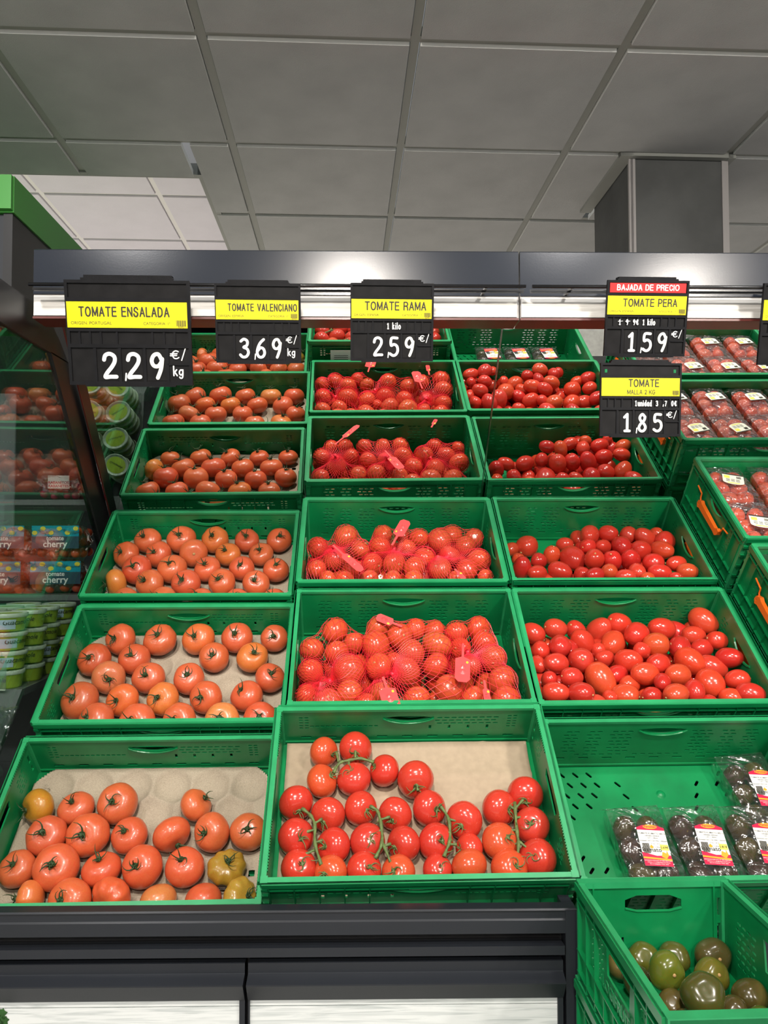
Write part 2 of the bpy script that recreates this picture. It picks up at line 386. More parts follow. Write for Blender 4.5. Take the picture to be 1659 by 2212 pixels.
# left side frame: black beam, sloping flange, glass partition
PX = -.832
r_ = empty('side_partition', T(PX, 2.0, Z(.2)), 'black framed glass partition left of the crates, its sloping post beside the mirror', 'partition'); P = r_.matrix_world.inverted()
def plate(pts, x0, x1, name, m, par, P): return MB().prism([(y, Z(z)) for y, z in pts], x0, x1).obj(name, m, par, P)
ml = lambda y_, off=0: 2.5+LX*math.tan(MYAW)*.76+(.2466-y_)/math.tan(MA)-off
plate([(1.35, .517), (1.35, .62), (2.10, .617), (2.20, .56), (ml(.517), .517)], PX-.02, PX, 'top_beam', 'blk', r_, P)
plate([(ml(.52, .13), .52), (ml(.52)+.02, .52), (ml(-.15)+.02, -.15), (ml(-.15, .13), -.15)], PX-.02, PX, 'sloping_post', 'blk', r_, P)
plate([(1.35, .517), (ml(.517, .13), .517), (ml(-.15, .13), -.15), (ml(-.15, .13), -.8), (1.35, -.8)], PX-.014, PX-.006, 'glass_pane', 'glass', r_, P)
# neighbouring cabinet: header, upright
r_ = empty('refrigerated_cabinet', T(-1.4, 2.0, 0), 'neighbouring black cabinet at far left with green header and glass shelves', 'cabinet'); P = r_.matrix_world.inverted()
MB().box(-2.6, -.875, 1.985, 3.4, Z(.845), Z(.94)).obj('green_header', 'header', r_, P)
MB().box(-2.6, -.925, 1.965, 1.985, Z(.845), Z(.945)).box(-.916, -.877, 1.972, 1.985, Z(.85), Z(.938)).obj('header_trim', 'header', r_, P)
MB().box(-2.6, -.905, 1.995, 2.02, Z(.55), Z(.843)).obj('upper_panel', 'steel2', r_, P)
MB().box(-.903, -.88, 1.99, 3.3, Z(.55), Z(.845)).obj('side_post', 'blk', r_, P)
MB().box(-2.2, -.85, 3.2, 3.22, 0, Z(.9)).obj('back_panel', 'darkshelf', r_, P)
SH = [(-.378, 2.02, 2.62), (-.17, 2.50, 2.80), (.14, 2.62, 3.15)]
for (zz, ya, yb) in SH:
    MB().box(-2.0, -.85, ya, yb, Z(zz-.018), Z(zz)).obj('shelf', 'darkshelf', r_, P)
    MB().box(-2.0, -.85, yb-.01, yb, Z(zz-.3), Z(zz-.018)).obj('shelf_support', 'darkshelf', r_, P)
plate([(1.50, -.86), (2.02, -.378), (2.02, -.40), (1.52, -.88)], -2.0, -.85, 'sloped_shelf', 'darkshelf', r_, P)
MB().box(-1.6, -.852, 1.96, 1.966, Z(.0), Z(.372)).obj('clear_riser', 'haze', r_, P)

# ------------------------------------------------------------------ crates
def crate_meshes(H, kind, W=.6, L=.4, tk=.0035):
    g = 'green'; out = {}
    hw, hl = W/2, L/2
    # long panel in x / z
    holes = []
    if kind == 'deep':
        hy = H-.034
        holes.append(lens(0, hy, .118, .006, .018))
        for sg in (-1, 1):
            for gx, n in ((.222, 2), (.165, 2), (.098, 3)):
                for r0 in range(7):
                    if r0 == 0 and gx == .098 and n == 3: pass
                    for k in range(n):
                        holes.append(slot(sg*(gx+(k-(n-1)/2)*.0185+(.006 if r0 % 2 else 0)), H-.040-r0*.0125, .0135, .0045))
        for k in range(9): holes.append(slot(-.24+k*.06, .048, .026, .006))
        for k in range(20):
            if k % 7 != 6: holes.append(slot(-.2+k*.021, .062, .013, .004))
    elif kind == 'low':
        holes.append(lens(.0, H-.033, .112, .006, .016))
        for r0 in range(3):
            for k in range(9): holes.append(slot(-.205+k*.0165+(.005 if r0 % 2 else 0), H-.034-r0*.0105, .0125, .0038))
        for k in range(13): holes.append(slot(.075+k*.0125, H-.062, .010, .004))
        for sg in (-1, 1):
            for r0 in range(5):
                for k in range(2): holes.append(slot(sg*.243+(k-.5)*.013, H-.030-r0*.0095, .0095, .004))
        for k in range(9): holes.append(slot(-.24+k*.06, .038, .026, .007))
        for k in range(4): holes.append(rect(-.19+k*.045, -.184+k*.045, H-.075, H-.062))
    else:
        holes.append([(-.052, H-.046), (-.052, H-.032), (-.03, H-.024), (.03, H-.024), (.052, H-.032), (.052, H-.046), (.03, H-.051), (-.03, H-.051)])
        for sg in (-1, 1):
            for zz in (.02, .06, .105): holes.append(rect(sg*(hw-.012)-.005, sg*(hw-.012)+.005, zz, zz+.032))
        holes.append(rect(.035, .042, .03, .055)); holes.append(rect(.055, .059, .055, .07))
    me = sheet(rect(-hw+.006, hw-.006, .0, H-.004), holes, tk)
    m = MB(); X = Matrix.Rotation(PI/2, 4, 'X'); m.join(me, X)
    rw = .016
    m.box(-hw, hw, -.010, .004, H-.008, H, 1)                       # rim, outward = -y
    m.box(-hw, hw, -.012, -.006, H-.014, H)
    for zz in ([.012, .045, H-.03, H-.018] if kind != 'half' else []): m.box(-hw+.004, hw-.004, -.010, -.0015, zz, zz+.0022)
    nx = 13
    if kind != 'half':
        for k in range(nx):
            x = -hw+.012+(W-.024)*k/(nx-1)
            if abs(x) < .07: m.box(x-.001, x+.001, -.010, -.0015, 0, .045); continue
            m.box(x-.001, x+.001, -.010, -.0015, 0, H-.004)
        pts = [(p[0], -.004, p[1]-.001) for p in (lens(0, (H-.034) if kind == 'deep' else (H-.033), .118, .004, .018)[:13])]
        m.tube(pts, .0024, 6); m.tube([(a, .004, c_) for a, _, c_ in pts], .0022, 6)
        for sg in (-1, 1):
            for zz in (H*.25, H*.45, H*.65, H*.82): m.box(sg*(hw-.004)-.006, sg*(hw-.004)+.006, -.012, .0, zz, zz+.008)
        m.box(-hw+.01, hw-.01, .0015, .005, .018, .024)
    else:
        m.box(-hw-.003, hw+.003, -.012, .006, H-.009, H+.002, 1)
        m.tube([(-.052, .002, H-.047), (-.03, .002, H-.052), (.03, .002, H-.052), (.052, .002, H-.047)], .0022, 6)
        for sg in (-1, 1): m.box(sg*(hw-.024)-.0015, sg*(hw-.024)+.0015, -.008, .006, 0, H)
    out['end'] = m.mesh('wall', [g, 'green_lit'])
    # short panel: local x along crate depth
    holes = []
    if kind == 'deep':
        holes.append(lens(0, H-.045, .105, .004, .02)); 
        for sg in (-1, 1):
            for r0 in range(7):
                for k in range(2): holes.append(slot(sg*(.115)+(k-.5)*.018+(.005 if r0 % 2 else 0), H-.045-r0*.0125, .0125, .0042))
        for k in range(5): holes.append(slot(-.14+k*.07, .04, .03, .007))
    elif kind == 'low':
        holes.append([(-.055, H-.03), (-.048, H-.048), (.048, H-.048), (.055, H-.03), (.045, H-.026), (-.045, H-.026)])
        for sg in (-1, 1):
            for r0 in range(5):
                for k in range(3): holes.append(slot(sg*.12+(k-1)*.014+(.004 if r0 % 2 else 0), H-.035-r0*.0105, .0105, .0042))
            holes.append(rect(sg*.175-.004, sg*.175+.004, H-.06, H-.035)); holes.append(rect(sg*.175-.004, sg*.175+.004, H-.09, H-.072))
    else:
        for gx in (-.1, .11):
            for r0 in range(7):
                for k in range(4): holes.append(slot(gx+(k-1.5)*.017+(.005 if r0 % 2 else 0), H-.05-r0*.012, .0125, .0045, .12))
        holes.append([(-.055, H-.035), (-.05, H-.085), (.05, H-.085), (.055, H-.035)])
    me = sheet(rect(-hl+.004, hl-.004, 0, H-.004), holes, tk)
    m = MB(); m.join(me, X)
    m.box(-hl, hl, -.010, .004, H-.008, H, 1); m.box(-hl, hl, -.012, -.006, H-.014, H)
    for zz in (.012, .05, H-.03, H-.018): m.box(-hl+.004, hl-.004, -.010, -.0015, zz, zz+.0022)
    for k in range(9):
        x = -hl+.012+(L-.024)*k/8
        if abs(x) < .06: m.box(x-.001, x+.001, -.010, -.0015, 0, .05); continue
        m.box(x-.001, x+.001, -.010, -.0015, 0, H-.004)
    if kind == 'low':
        for k in range(18):
            x = -hl+.02+k*.006
            m.box(x, x+.003, .003, .006, H-.005, H+.0005); m.box(-x-.003, -x, .003, .006, H-.005, H+.0005)
    if kind == 'deep':
        m.tube([(p[0], .002, p[1]) for p in lens(0, H-.045, .105, .004, .02)[:13]], .0035, 6)
    out['side'] = m.mesh('wall', [g, 'green_lit'])
    # base
    holes = []
    if kind in ('deep', 'low'):
        for qx in (-1, 1):
            for qy in (-1, 1):
                for i in range(4):
                    for j in range(5):
                        if i+j > 5: continue
                        x, y = qx*(.268-i*.034-(j % 2)*.014), qy*(.168-j*.029)
                        holes.append(slot(x, y, .019, .0065, qx*qy*R(50)))
                for j in range(3): holes.append(slot(qx*(.10-j*.012), qy*(.14-j*.034), .019, .0065, qx*qy*R(50)))
    else:
        for i in range(5):
            for j in range(6): holes.append(slot(-.1+i*.05, -.15+j*.06, .018, .006, R(45)))
    me = sheet(rect(-hw+.004, hw-.004, -hl+.004, hl-.004), holes, tk)
    m = MB(); m.join(me, T(0, 0, .012))
    for k in range(5):
        x = -hw+.02+(W-.04)*k/4; m.box(x-.0015, x+.0015, -hl+.006, hl-.006, 0, .0095)
    for k in range(4):
        y = -hl+.02+(L-.04)*k/3; m.box(-hw+.006, hw-.006, y-.0015, y+.0015, 0, .0095)
    n = 14
    for (x, y) in ((0, .11),):
        vs = [(x, y, .0185)]+[(x+.012*math.cos(2*PI*k/n)*1.0, y+.012*math.sin(2*PI*k/n), .0137) for k in range(n)]
        vs = [(x, y, .019)]+[(x+.007*math.cos(2*PI*k/n), y+.007*math.sin(2*PI*k/n), .0175) for k in range(n)]+[(x+.012*math.cos(2*PI*k/n), y+.012*math.sin(2*PI*k/n), .0137) for k in range(n)]
        m.add(vs, [(0, 1+k, 1+(k+1) % n) for k in range(n)]+[(1+k, 1+n+k, 1+n+(k+1) % n, 1+(k+1) % n) for k in range(n)])
    out['base'] = m.mesh('base', g)
    out['posts'] = MB().box(-.007, .007, -.007, .007, 0, H+.0006).mesh('corner_post', 'green_lit')
    return out
CM = {'deep': crate_meshes(.19, 'deep'), 'low': crate_meshes(.14, 'low'), 'mid': crate_meshes(.155, 'deep'), 'half': crate_meshes(.168, 'half', .27, .40)}
CH_ = {'deep': .19, 'low': .14, 'mid': .155, 'half': .168}
DIM = {'deep': (.6, .4), 'low': (.6, .4), 'mid': (.6, .4), 'half': (.27, .4)}
clipm = None
def clip_mesh():
    m = MB(); pts = [(-.075, 0, 0), (-.07, 0, .012), (-.055, 0, .012), (.055, 0, .006), (.07, 0, -.002), (.078, 0, .008)]
    me = sheet([(-.082, .004), (-.086, -.006), (-.078, -.014), (-.066, -.010), (.05, -.010), (.066, -.012), (.078, -.004), (.080, .006), (.068, .008), (.056, .002), (-.055, .006), (-.066, .010)], [slot(-.076, -.003, .006, .004)], .011)
    m.join(me, Matrix.Rotation(PI/2, 4, 'X') @ Matrix.Diagonal((1, 1.35, 1, 1)))
    m.tube([(-.12, 0, .034), (-.085, 0, .028), (-.083, 0, .014), (-.078, 0, .006)], .0024, 6)
    m.tube([(.12, 0, .034), (.09, 0, .03), (.086, 0, .016), (.074, 0, .0)], .0024, 6)
    return m.mesh('handle_clip', 'orange')
CRATES = {}
GRP = 'green plastic folding crates on the tomato display'
def crate(key, kind, mw, label, clips=False, group=GRP):
    r_ = empty('produce_crate', mw, label, 'crate', group)
    H = CH_[kind]; W, L = DIM[kind]; c_ = CM[kind]
    mobj('base', c_['base'], None, r_)
    mobj('long_wall', c_['end'], None, r_, T(0, -L/2+.004, 0))
    mobj('long_wall', c_['end'], None, r_, T(0, L/2-.004, 0) @ Matrix.Rotation(PI, 4, 'Z'))
    mobj('short_wall', c_['side'], None, r_, T(-W/2+.004, 0, 0) @ Matrix.Rotation(-PI/2, 4, 'Z'))
    mobj('short_wall', c_['side'], None, r_, T(W/2-.004, 0, 0) @ Matrix.Rotation(PI/2, 4, 'Z'))
    for sx_ in (-1, 1):
        for sy_ in (-1, 1): mobj('corner_post', c_['posts'], None, r_, T(sx_*(W/2-.004), sy_*(L/2-.004), 0))
    if clips:
        global clipm
        clipm = clipm or clip_mesh()
        for sg in (-1, 1):
            mobj('handle_clip', clipm, None, r_, T(sg*(W/2+.008), 0, H*.55) @ Matrix.Rotation(sg*PI/2, 4, 'Z'))
    CRATES[key] = dict(mw=mw, inv=mw.inverted(), H=H, W=W, L=L, root=r_)
    return r_
def from_rim(x, yup, zf, tilt, H, L=.4):
    Rm = Matrix.Rotation(R(tilt), 4, 'X')
    p = Vector((x, zf, Z(yup))) - (Rm @ Vector((0, L/2, H)))
    return Matrix.Translation(p) @ Rm
XC = {'L': -.482, 'M': .135, 'R': .755}
RIM = {  # back rim up, forward, tilt, kind
 'L4': (.0981, 2.5559, 39.2, 'low', -.003), 'L5': (-.1817, 2.2139, 39.5, 'low', .008), 'L6': (-.4734, 1.9015, 40.0, 'low', -.010),
 'M4': (.1388, 2.5236, 39.35, 'deep', .004), 'M5': (-.1385, 2.1839, 39.2, 'deep', .005), 'M6': (-.3818, 1.7864, 40.1, 'low', -.010),
 'R4': (.1416, 2.5284, 39.6, 'deep', .004), 'R5': (-.139, 2.1797, 39.8, 'deep', -.004), 'R6': (-.4329, 1.8603, 38.3, 'deep', .0)}
COLN = {'L': 'left', 'M': 'middle', 'R': 'right'}
CPH = {'4': 'crate just below the mirror', '5': 'crate of the middle row', '6': 'crate of the front row'}
WHAT = {'L4': 'of salad tomatoes on a pulp tray', 'L5': 'of salad tomatoes with gaps in the tray', 'L6': 'of salad tomatoes, rear tray cups empty', 'M4': 'of red netted tomatoes', 'M5': 'of red netted tomatoes',
        'M6': 'of vine tomatoes on brown paper', 'R4': 'of loose pear tomatoes, rear left corner bare', 'R5': 'full of loose pear tomatoes', 'R6': 'mostly empty, holding packed dark tomatoes'}
def cph(k): return COLN[k[0]]+' '+CPH[k[1]]
for k, (yu, zf, tl, kd, dx) in RIM.items():
    crate(k, kd, from_rim(XC[k[0]]+dx, yu, zf, tl, CH_[kd]), 'green crate '+WHAT[k]+', '+COLN[k[0]]+' column, '+{'4': 'just below the mirror', '5': 'middle row', '6': 'front row'}[k[1]])
# spare crate under the vine tomatoes
mw = CRATES['M6']['mw'] @ T(0, 0, -.1415)
crate('M6b', 'low', mw, 'empty green crate hidden under the crate of vine tomatoes')
P4 = from_rim(1.097+.3, .2643, 2.4261, 40.0, .19); P5 = from_rim(1.097+.3, -.0125, 2.0860, 40.0, .19)
crate('P4', 'deep', P4, 'green crate with orange clip holding tomato packs, rightmost column, just below the mirror', True)
crate('P5', 'deep', P5, 'green crate with orange clip cut by the right edge, middle row', True)
for k, M_ in (('P4', P4), ('P5', P5)):
    crate(k+'b', 'mid', M_ @ T(0, 0, -.157), 'empty green crate supporting the '+('upper' if k == 'P4' else 'lower')+' crate with orange clip', True)
KT = T(.408+.135, 1.415-.2, Z(-.622)-.168)
crate('K', 'half', KT, 'green half crate standing level at lower right, holding loose dark green tomatoes')
for i in range(4):
    crate('K%d' % i, 'half', KT @ T((.004 if i % 2 else -.003), 0, -.172*(i+1)), 'empty green half crate '+['directly', 'second', 'third', 'fourth'][i]+' below the crate of loose dark tomatoes')
MB().box(-.13, .13, -.19, .19, 0, KT.translation.z-.172*4).obj('crate_dolly', 'blk', mw=T(KT.translation.x, KT.translation.y, 0))
tag(bpy.data.objects['crate_dolly'], 'black dolly under the stack of half crates at lower right', 'dolly')
# lettering moulded on the half crate side
CRATES['K']['root']
lt = MB(); lt.join(text('LOGIFRUIT  SL', .026, .01, 'CENTER', .0006))
mobj('moulded_lettering', lt.mesh('moulded_lettering', 'green'), None, CRATES['K']['root'], T(-.1335-.0035, -.02, .062) @ Matrix.Rotation(-PI/2, 4, 'Z') @ Matrix.Rotation(PI/2, 4, 'X'))

# display stand: sloped shelf plates and body
def shelf_plate(key_list, depth, xa, xb, lab):
    M_ = CRATES[key_list[0]]['mw']
    o = MB().box(xa-M_.translation.x, xb-M_.translation.x, -.21, .215, -.012-depth, -.002-depth).obj('sloped_shelf', 'blk', mw=M_)
    tag(o, lab, 'shelf', 'sloped black shelves under the crates')
shelf_plate(['M4'], .007, LX, SX, 'sloped black shelf under the left and middle crates below the mirror')
shelf_plate(['M5'], .007, LX, SX, 'sloped black shelf under the left and middle crates of the middle row')
shelf_plate(['L6'], .004, LX, SX, 'sloped black shelf under the left and middle crates of the front row')
shelf_plate(['R4'], .007, SX+.01, RX, 'sloped black shelf under the right crates below the mirror')
shelf_plate(['R5'], .007, SX+.01, RX, 'sloped black shelf under the right crates of the middle row')
shelf_plate(['R6'], .007, SX+.01, RX, 'sloped black shelf under the right crate of the front row')
r_ = empty('display_stand', T(0, 2.6, 0), 'black steel body of the display behind and below the sloped crates', 'display'); P = r_.matrix_world.inverted()
MB().box(LX, RX, 2.735, 2.75, 0, Z(.56)).obj('rear_panel', 'blk', r_, P)
MB().box(LX, LX+.015, 1.62, 2.70, 0, Z(-.62)).obj('side_panel', 'blk', r_, P)
MB().box(SX+.004, SX+.016, 1.62, 2.70, 0, Z(-.62)).obj('side_panel', 'blk', r_, P)
MB().box(SX+.03, RX, 1.66, 1.68, 0, Z(-.86)).obj('front_panel', 'steel2', r_, P)

# ------------------------------------------------------------------ counter front
def turn(o, px, py, a):
    o.matrix_world = Matrix.Translation((px, py, 0)) @ Matrix.Rotation(R(a), 4, 'Z') @ Matrix.Translation((-px, -py, 0)) @ o.matrix_world
CX0, CX1 = -1.35, .409
r_ = empty('display_counter', T(-.4, 1.5, 0), 'anthracite metal counter front with whitewashed wood doors below the crates', 'counter'); P = r_.matrix_world.inverted()
k = 1.45/1664.5
def yy(v, y=1.45):
    d = ray(600, v); return CAMZ+d.z/d.y*y
k = 1.45/1664.5
MB().prism([(1.478, yy(1953, 1.478)), (1.449, yy(1966)), (1.446, yy(1969)), (1.450, yy(1971)), (1.450, yy(1988)), (1.447, yy(1991)), (1.447, yy(2019)), (1.478, yy(2019))], CX0, CX1).obj('top_rail', 'steel2', r_, P)
MB().prism([(1.478, yy(2031, 1.478)), (1.440, yy(2048, 1.44)), (1.440, yy(2068, 1.44)), (1.478, yy(2068, 1.44)-.002)], CX0, CX1-.024).obj('lower_rail', 'steel2', r_, P)
MB().box(CX0, CX1-.003, 1.48, 1.52, .1, yy(2005)).obj('inner_panel', 'blk', r_, P)
MB().box(CX1-.021, CX1, 1.446, 1.51, .0, yy(1970)).obj('end_post', 'steel2', r_, P)
DX = -.198
for (xa, xb) in ((CX0, DX-.003), (DX+.003, CX1-.026)):
    d = MB().prism([(1.50, yy(2078)), (1.447, yy(2078)), (1.447, yy(2099)), (1.4465, yy(2101)), (1.424, yy(2128, 1.424)), (1.424, yy(2131, 1.424)), (1.447, yy(2158)), (1.50, yy(2160))], xa, xb).obj('door', 'steel2', r_, P)
    D = d
    MB().box(xa+.001, xb-.001, 1.455, 1.47, yy(2175), yy(2157)).obj('plank', 'wood2', D)
    for q in range(6):
        z1 = yy(2177.5)-q*.115
        MB().box(xa+.001, xb-.001, 1.455, 1.47, max(.1, z1-.1135), z1).obj('plank', 'wood2', D)
    MB().box(xb-.010, xb, 1.449, 1.50, .1, yy(2079)).obj('door_edge', 'steel2', D); MB().box(xa, xa+.003, 1.449, 1.50, .1, yy(2079)).obj('door_edge', 'steel2', D)
turn(r_, -.15, 1.45, -1.5)
# leaf print on the left door
lf = MB()
for (cx_, cz_, rr) in ((0, 0, .012), (.014, .006, .010), (-.013, .003, .011), (.008, -.012, .010), (-.008, .014, .011), (.020, -.006, .008)):
    n = 18; vs = [(cx_, 0, cz_)]+[(cx_+rr*(1+.28*math.sin(5*t))*math.cos(t), 0, cz_+rr*(1+.28*math.cos(6*t))*math.sin(t)) for t in [2*PI*q/n for q in range(n)]]
    lf.add(vs, [(0, 1+q, 1+(q+1) % n) for q in range(n)])
xl = (8-766)*k
o = mobj('parsley_print', lf.mesh('parsley_print', 'leaf', fix=False), None, bpy.data.objects['door'], T(xl, 1.4542, yy(2195)))

# ------------------------------------------------------------------ tomatoes
def solid(profile, lobes=0, ld=0, n=28, seed=0, squash=(1, 1), name='t', m='tomato', bump=0):
    rnd = random.Random(seed); ph = rnd.random()*6; ph2 = rnd.random()*6
    vs = []; N = len(profile)
    vs.append((0, 0, profile[0][1]))
    for i in range(1, N-1):
        r0, z0 = profile[i]
        for k_ in range(n):
            a = 2*PI*k_/n
            w_ = 1+ld*math.cos(lobes*a+ph)*(.35+.65*max(0, z0+.3))+bump*math.sin(2*a+ph2)+bump*.6*math.sin(3*a+ph)
            vs.append((r0*w_*math.cos(a)*squash[0], r0*w_*math.sin(a)*squash[1], z0*(1+bump*.8*math.sin(a+ph2))))
    vs.append((0, 0, profile[-1][1])); fs = []
    for k_ in range(n): fs.append((0, 1+k_, 1+(k_+1) % n))
    for i in range(N-3):
        for k_ in range(n): a = 1+i*n; fs.append((a+k_, a+n+k_, a+n+(k_+1) % n, a+(k_+1) % n))
    e = len(vs)-1; a = 1+(N-3)*n
    for k_ in range(n): fs.append((a+k_, e, a+(k_+1) % n))
    mb = MB(); mb.add(vs, fs); return mb.mesh(name, m, True)
def prof(k=.82, dimple=.13, dw=.42, bot=.04, n=18, pear=0, sup=1.0):
    out = []
    for i in range(n+1):
        t = PI*i/n
        r0 = math.sin(t)**sup; z0 = k*math.cos(t)
        z0 -= dimple*math.exp(-(t/dw)**2)*1.0
        z0 += bot*math.exp(-((PI-t)/.4)**2)
        if pear: r0 *= 1-pear*math.cos(t)
        out.append((max(0, r0), z0))
    out[0] = (0, out[0][1]); out[-1] = (0, out[-1][1]); return out
BEEF = [solid(prof(.80, .16, .40), 6, .018, seed=1), solid(prof(.84, .13, .45), 5, .022, seed=2, squash=(1.04, .97)), solid(prof(.78, .17, .38), 7, .015, seed=3, squash=(1.05, .96)), solid(prof(.86, .12, .4), 6, .012, seed=4, bump=.02), solid(prof(.82, .18, .5), 8, .03, seed=5, bump=.02)]
RIBB = solid(prof(.82, .2, .6), 9, .07, seed=6, bump=.04, n=40)
ROUND = [solid(prof(.88, .10, .4), 5, .01, seed=11, m='redtom'), solid(prof(.90, .08, .35), 4, .014, seed=12, m='redtom', bump=.015), solid(prof(.86, .12, .4), 6, .012, seed=13, m='redtom', squash=(1.03, .98))]
PEAR = [solid(prof(1.30, .07, .3, .03, pear=.06), 4, .03, seed=21, m='redtom', n=24), solid(prof(1.22, .06, .3, .03, pear=-.03), 3, .035, seed=22, m='redtom', n=24, bump=.02), solid(prof(1.36, .06, .28, .02, pear=.08), 4, .02, seed=23, m='redtom', n=24), solid(prof(1.14, .09, .35, .03), 4, .035, seed=24, m='redtom', n=24, bump=.02)]
KUM = [solid(prof(.92, .09, .35), 4, .02, seed=31, m='kum', bump=.03), solid(prof(.88, .12, .45), 5, .035, seed=32, m='kum', bump=.04), solid(prof(1.0, .07, .3), 4, .02, seed=33, m='kum', squash=(1.06, .95))]
def calyx_mesh(seed, ln=.54, stem=.22, m='calyx', flat=False, k=.82):
    rnd = random.Random(seed); mb = MB(); z0 = k-.10
    n = rnd.choice((5, 5, 6)); 
    for i in range(n):
        a = 2*PI*i/n+rnd.uniform(-.3, .3); L_ = ln*rnd.uniform(.4, 1.15); up = rnd.uniform(-.05, .8); cv = rnd.uniform(-1.4, 1.4)
        pts = []; rs = []
        for q in range(7):
            t = q/6; rr = L_*t; aa = a+cv*t*t
            zz = z0+.03+.10*math.sin(min(1, rr/.35)*PI/2) - max(0, rr-.3)**2*.9+up*t*t*.8
            pts.append((rr*math.cos(aa), rr*math.sin(aa), zz)); rs.append(.045*(1-t)**.8+.008)
        mb.tube(pts, rs, 4)
    mb.tube([(0, 0, z0-.02), (0, 0, z0+.05), (.01, .02, z0+.10)], [.14, .17, .09], 8)
    if stem: mb.tube([(0, 0, z0+.05), (rnd.uniform(-.06, .06), rnd.uniform(-.06, .06), z0+stem)], [.05, .04], 6)
    return mb.mesh('calyx', m, True)
CAL = [calyx_mesh(i) for i in range(7)]
CALV = [calyx_mesh(50+i, .5, 0, 'vine') for i in range(4)]
def scar_mesh(k_):
    mb = MB(); n = 8; z0 = k_
    vs = [(0, 0, z0+.02)]+[(.085*math.cos(2*PI*i/n), .085*math.sin(2*PI*i/n), z0+.012) for i in range(n)]+[(.10*math.cos(2*PI*i/n), .10*math.sin(2*PI*i/n), z0-.04) for i in range(n)]
    mb.add(vs, [(0, 1+i, 1+(i+1) % n) for i in range(n)]+[(1+i, 1+n+i, 1+n+(i+1) % n, 1+(i+1) % n) for i in range(n)]); return mb.mesh('stem_scar', 'scar', True)
SC = {.72: scar_mesh(.72), .80: scar_mesh(.80), 1.2: scar_mesh(1.2)}
def axis_q(ax, roll):
    q = Vector((0, 0, 1)).rotation_difference(Vector(ax).normalized())
    return (q @ Quaternion((0, 0, 1), roll))
def put_fruit(name, me, p, r0, ax, roll, color, label=None, cat=None, group=None, cap=None, capname='calyx', parent=None, stretch=None):
    M_ = Matrix.Translation(p) @ axis_q(ax, roll).to_matrix().to_4x4() @ Matrix.Diagonal((*(stretch or (r0, r0, r0)), 1))
    o = bpy.data.objects.new(name, me); col.objects.link(o)
    if parent: o.parent = parent; o.matrix_parent_inverse = parent.matrix_world.inverted()
    o.matrix_world = M_; o.color = (*color, 1)
    if label: tag(o, label, cat, group)
    if cap:
        c_ = bpy.data.objects.new(capname, cap); col.objects.link(c_); c_.parent = o
    return o
def ray_local(key, u, v, h):
    C_ = CRATES[key]; o = C_['inv'] @ CAMP; d = C_['inv'].to_3x3() @ ray(u, v); t = (h-o.z)/d.z
    return o+d*t
def depth(p): return (p-CAMP).dot(FWD)
def img_axis(dx, dy, front=1):
    q = dx*dx+dy*dy
    if q > .98: s_ = math.sqrt(.98/q); dx *= s_; dy *= s_; q = .98
    return RIGHT*dx-UP*dy-FWD*math.sqrt(1-q)*front
ORD = ['first', 'second', 'third', 'fourth', 'fifth', 'sixth', 'seventh', 'eighth', 'ninth', 'tenth', 'eleventh', 'twelfth', 'thirteenth', 'fourteenth']
def jit(c_, s_=.12):
    f = 1+random.uniform(-s_, s_); return (min(1, c_[0]*(1+random.uniform(-s_, s_)*.5)), c_[1]*f*(1+random.uniform(-s_, s_)), c_[2]*f)
SAL = (.57, .093, .035)
TR = {}
TR['L6'] = (0, 1550, 2.676, [
 [(222, 513, 205, 152, 515, (.50, .17, .02), 'yellow-orange salad tomato lying on its side'), (440, 525, 200, 430, 445, 0, ''), (680, 497, 232, 670, 440, 0, 'large orange-red salad tomato'), (1133, 507, 192, 1212, 440, 0, '')],
 [(270, 685, 230, 275, 612, 0, ''), (508, 680, 245, 505, 628, 0, 'large orange-red salad tomato'), (748, 682, 210, 730, 610, 0, ''), (992, 675, 215, 1060, 735, 0, 'kidney-shaped salad tomato'), (1225, 663, 215, 1185, 630, 0, ''), (1435, 660, 210, 1445, 600, 0, '')],
 [(100, 875, 210, 100, 800, 0, ''), (325, 867, 262, 335, 790, 0, 'large orange-red salad tomato'), (587, 878, 215, 580, 775, (.58, .07, .03), 'deeper red salad tomato'), (822, 862, 238, 800, 808, 0, ''), (1068, 865, 228, 1055, 770, 0, ''), (1312, 870, 215, 1335, 782, (.34, .17, .02), 'striped green and yellow ribbed tomato with black sticker')],
 [(172, 1045, 200, 65, 1040, (.62, .13, .04), 'wrinkled salad tomato'), (405, 1055, 245, 375, 1000, 0, ''), (645, 1040, 230, 600, 1062, (.58, .08, .03), 'deeply ribbed salad tomato'), (915, 1055, 205, 0, 0, (.55, .17, .05), 'yellowish streaked stemless tomato'), (1175, 1055, 212, 0, 0, 0, 'stemless salad tomato'), (1385, 1035, 205, 1465, 995, (.42, .22, .03), 'green-yellow streaked ribbed tomato')]])
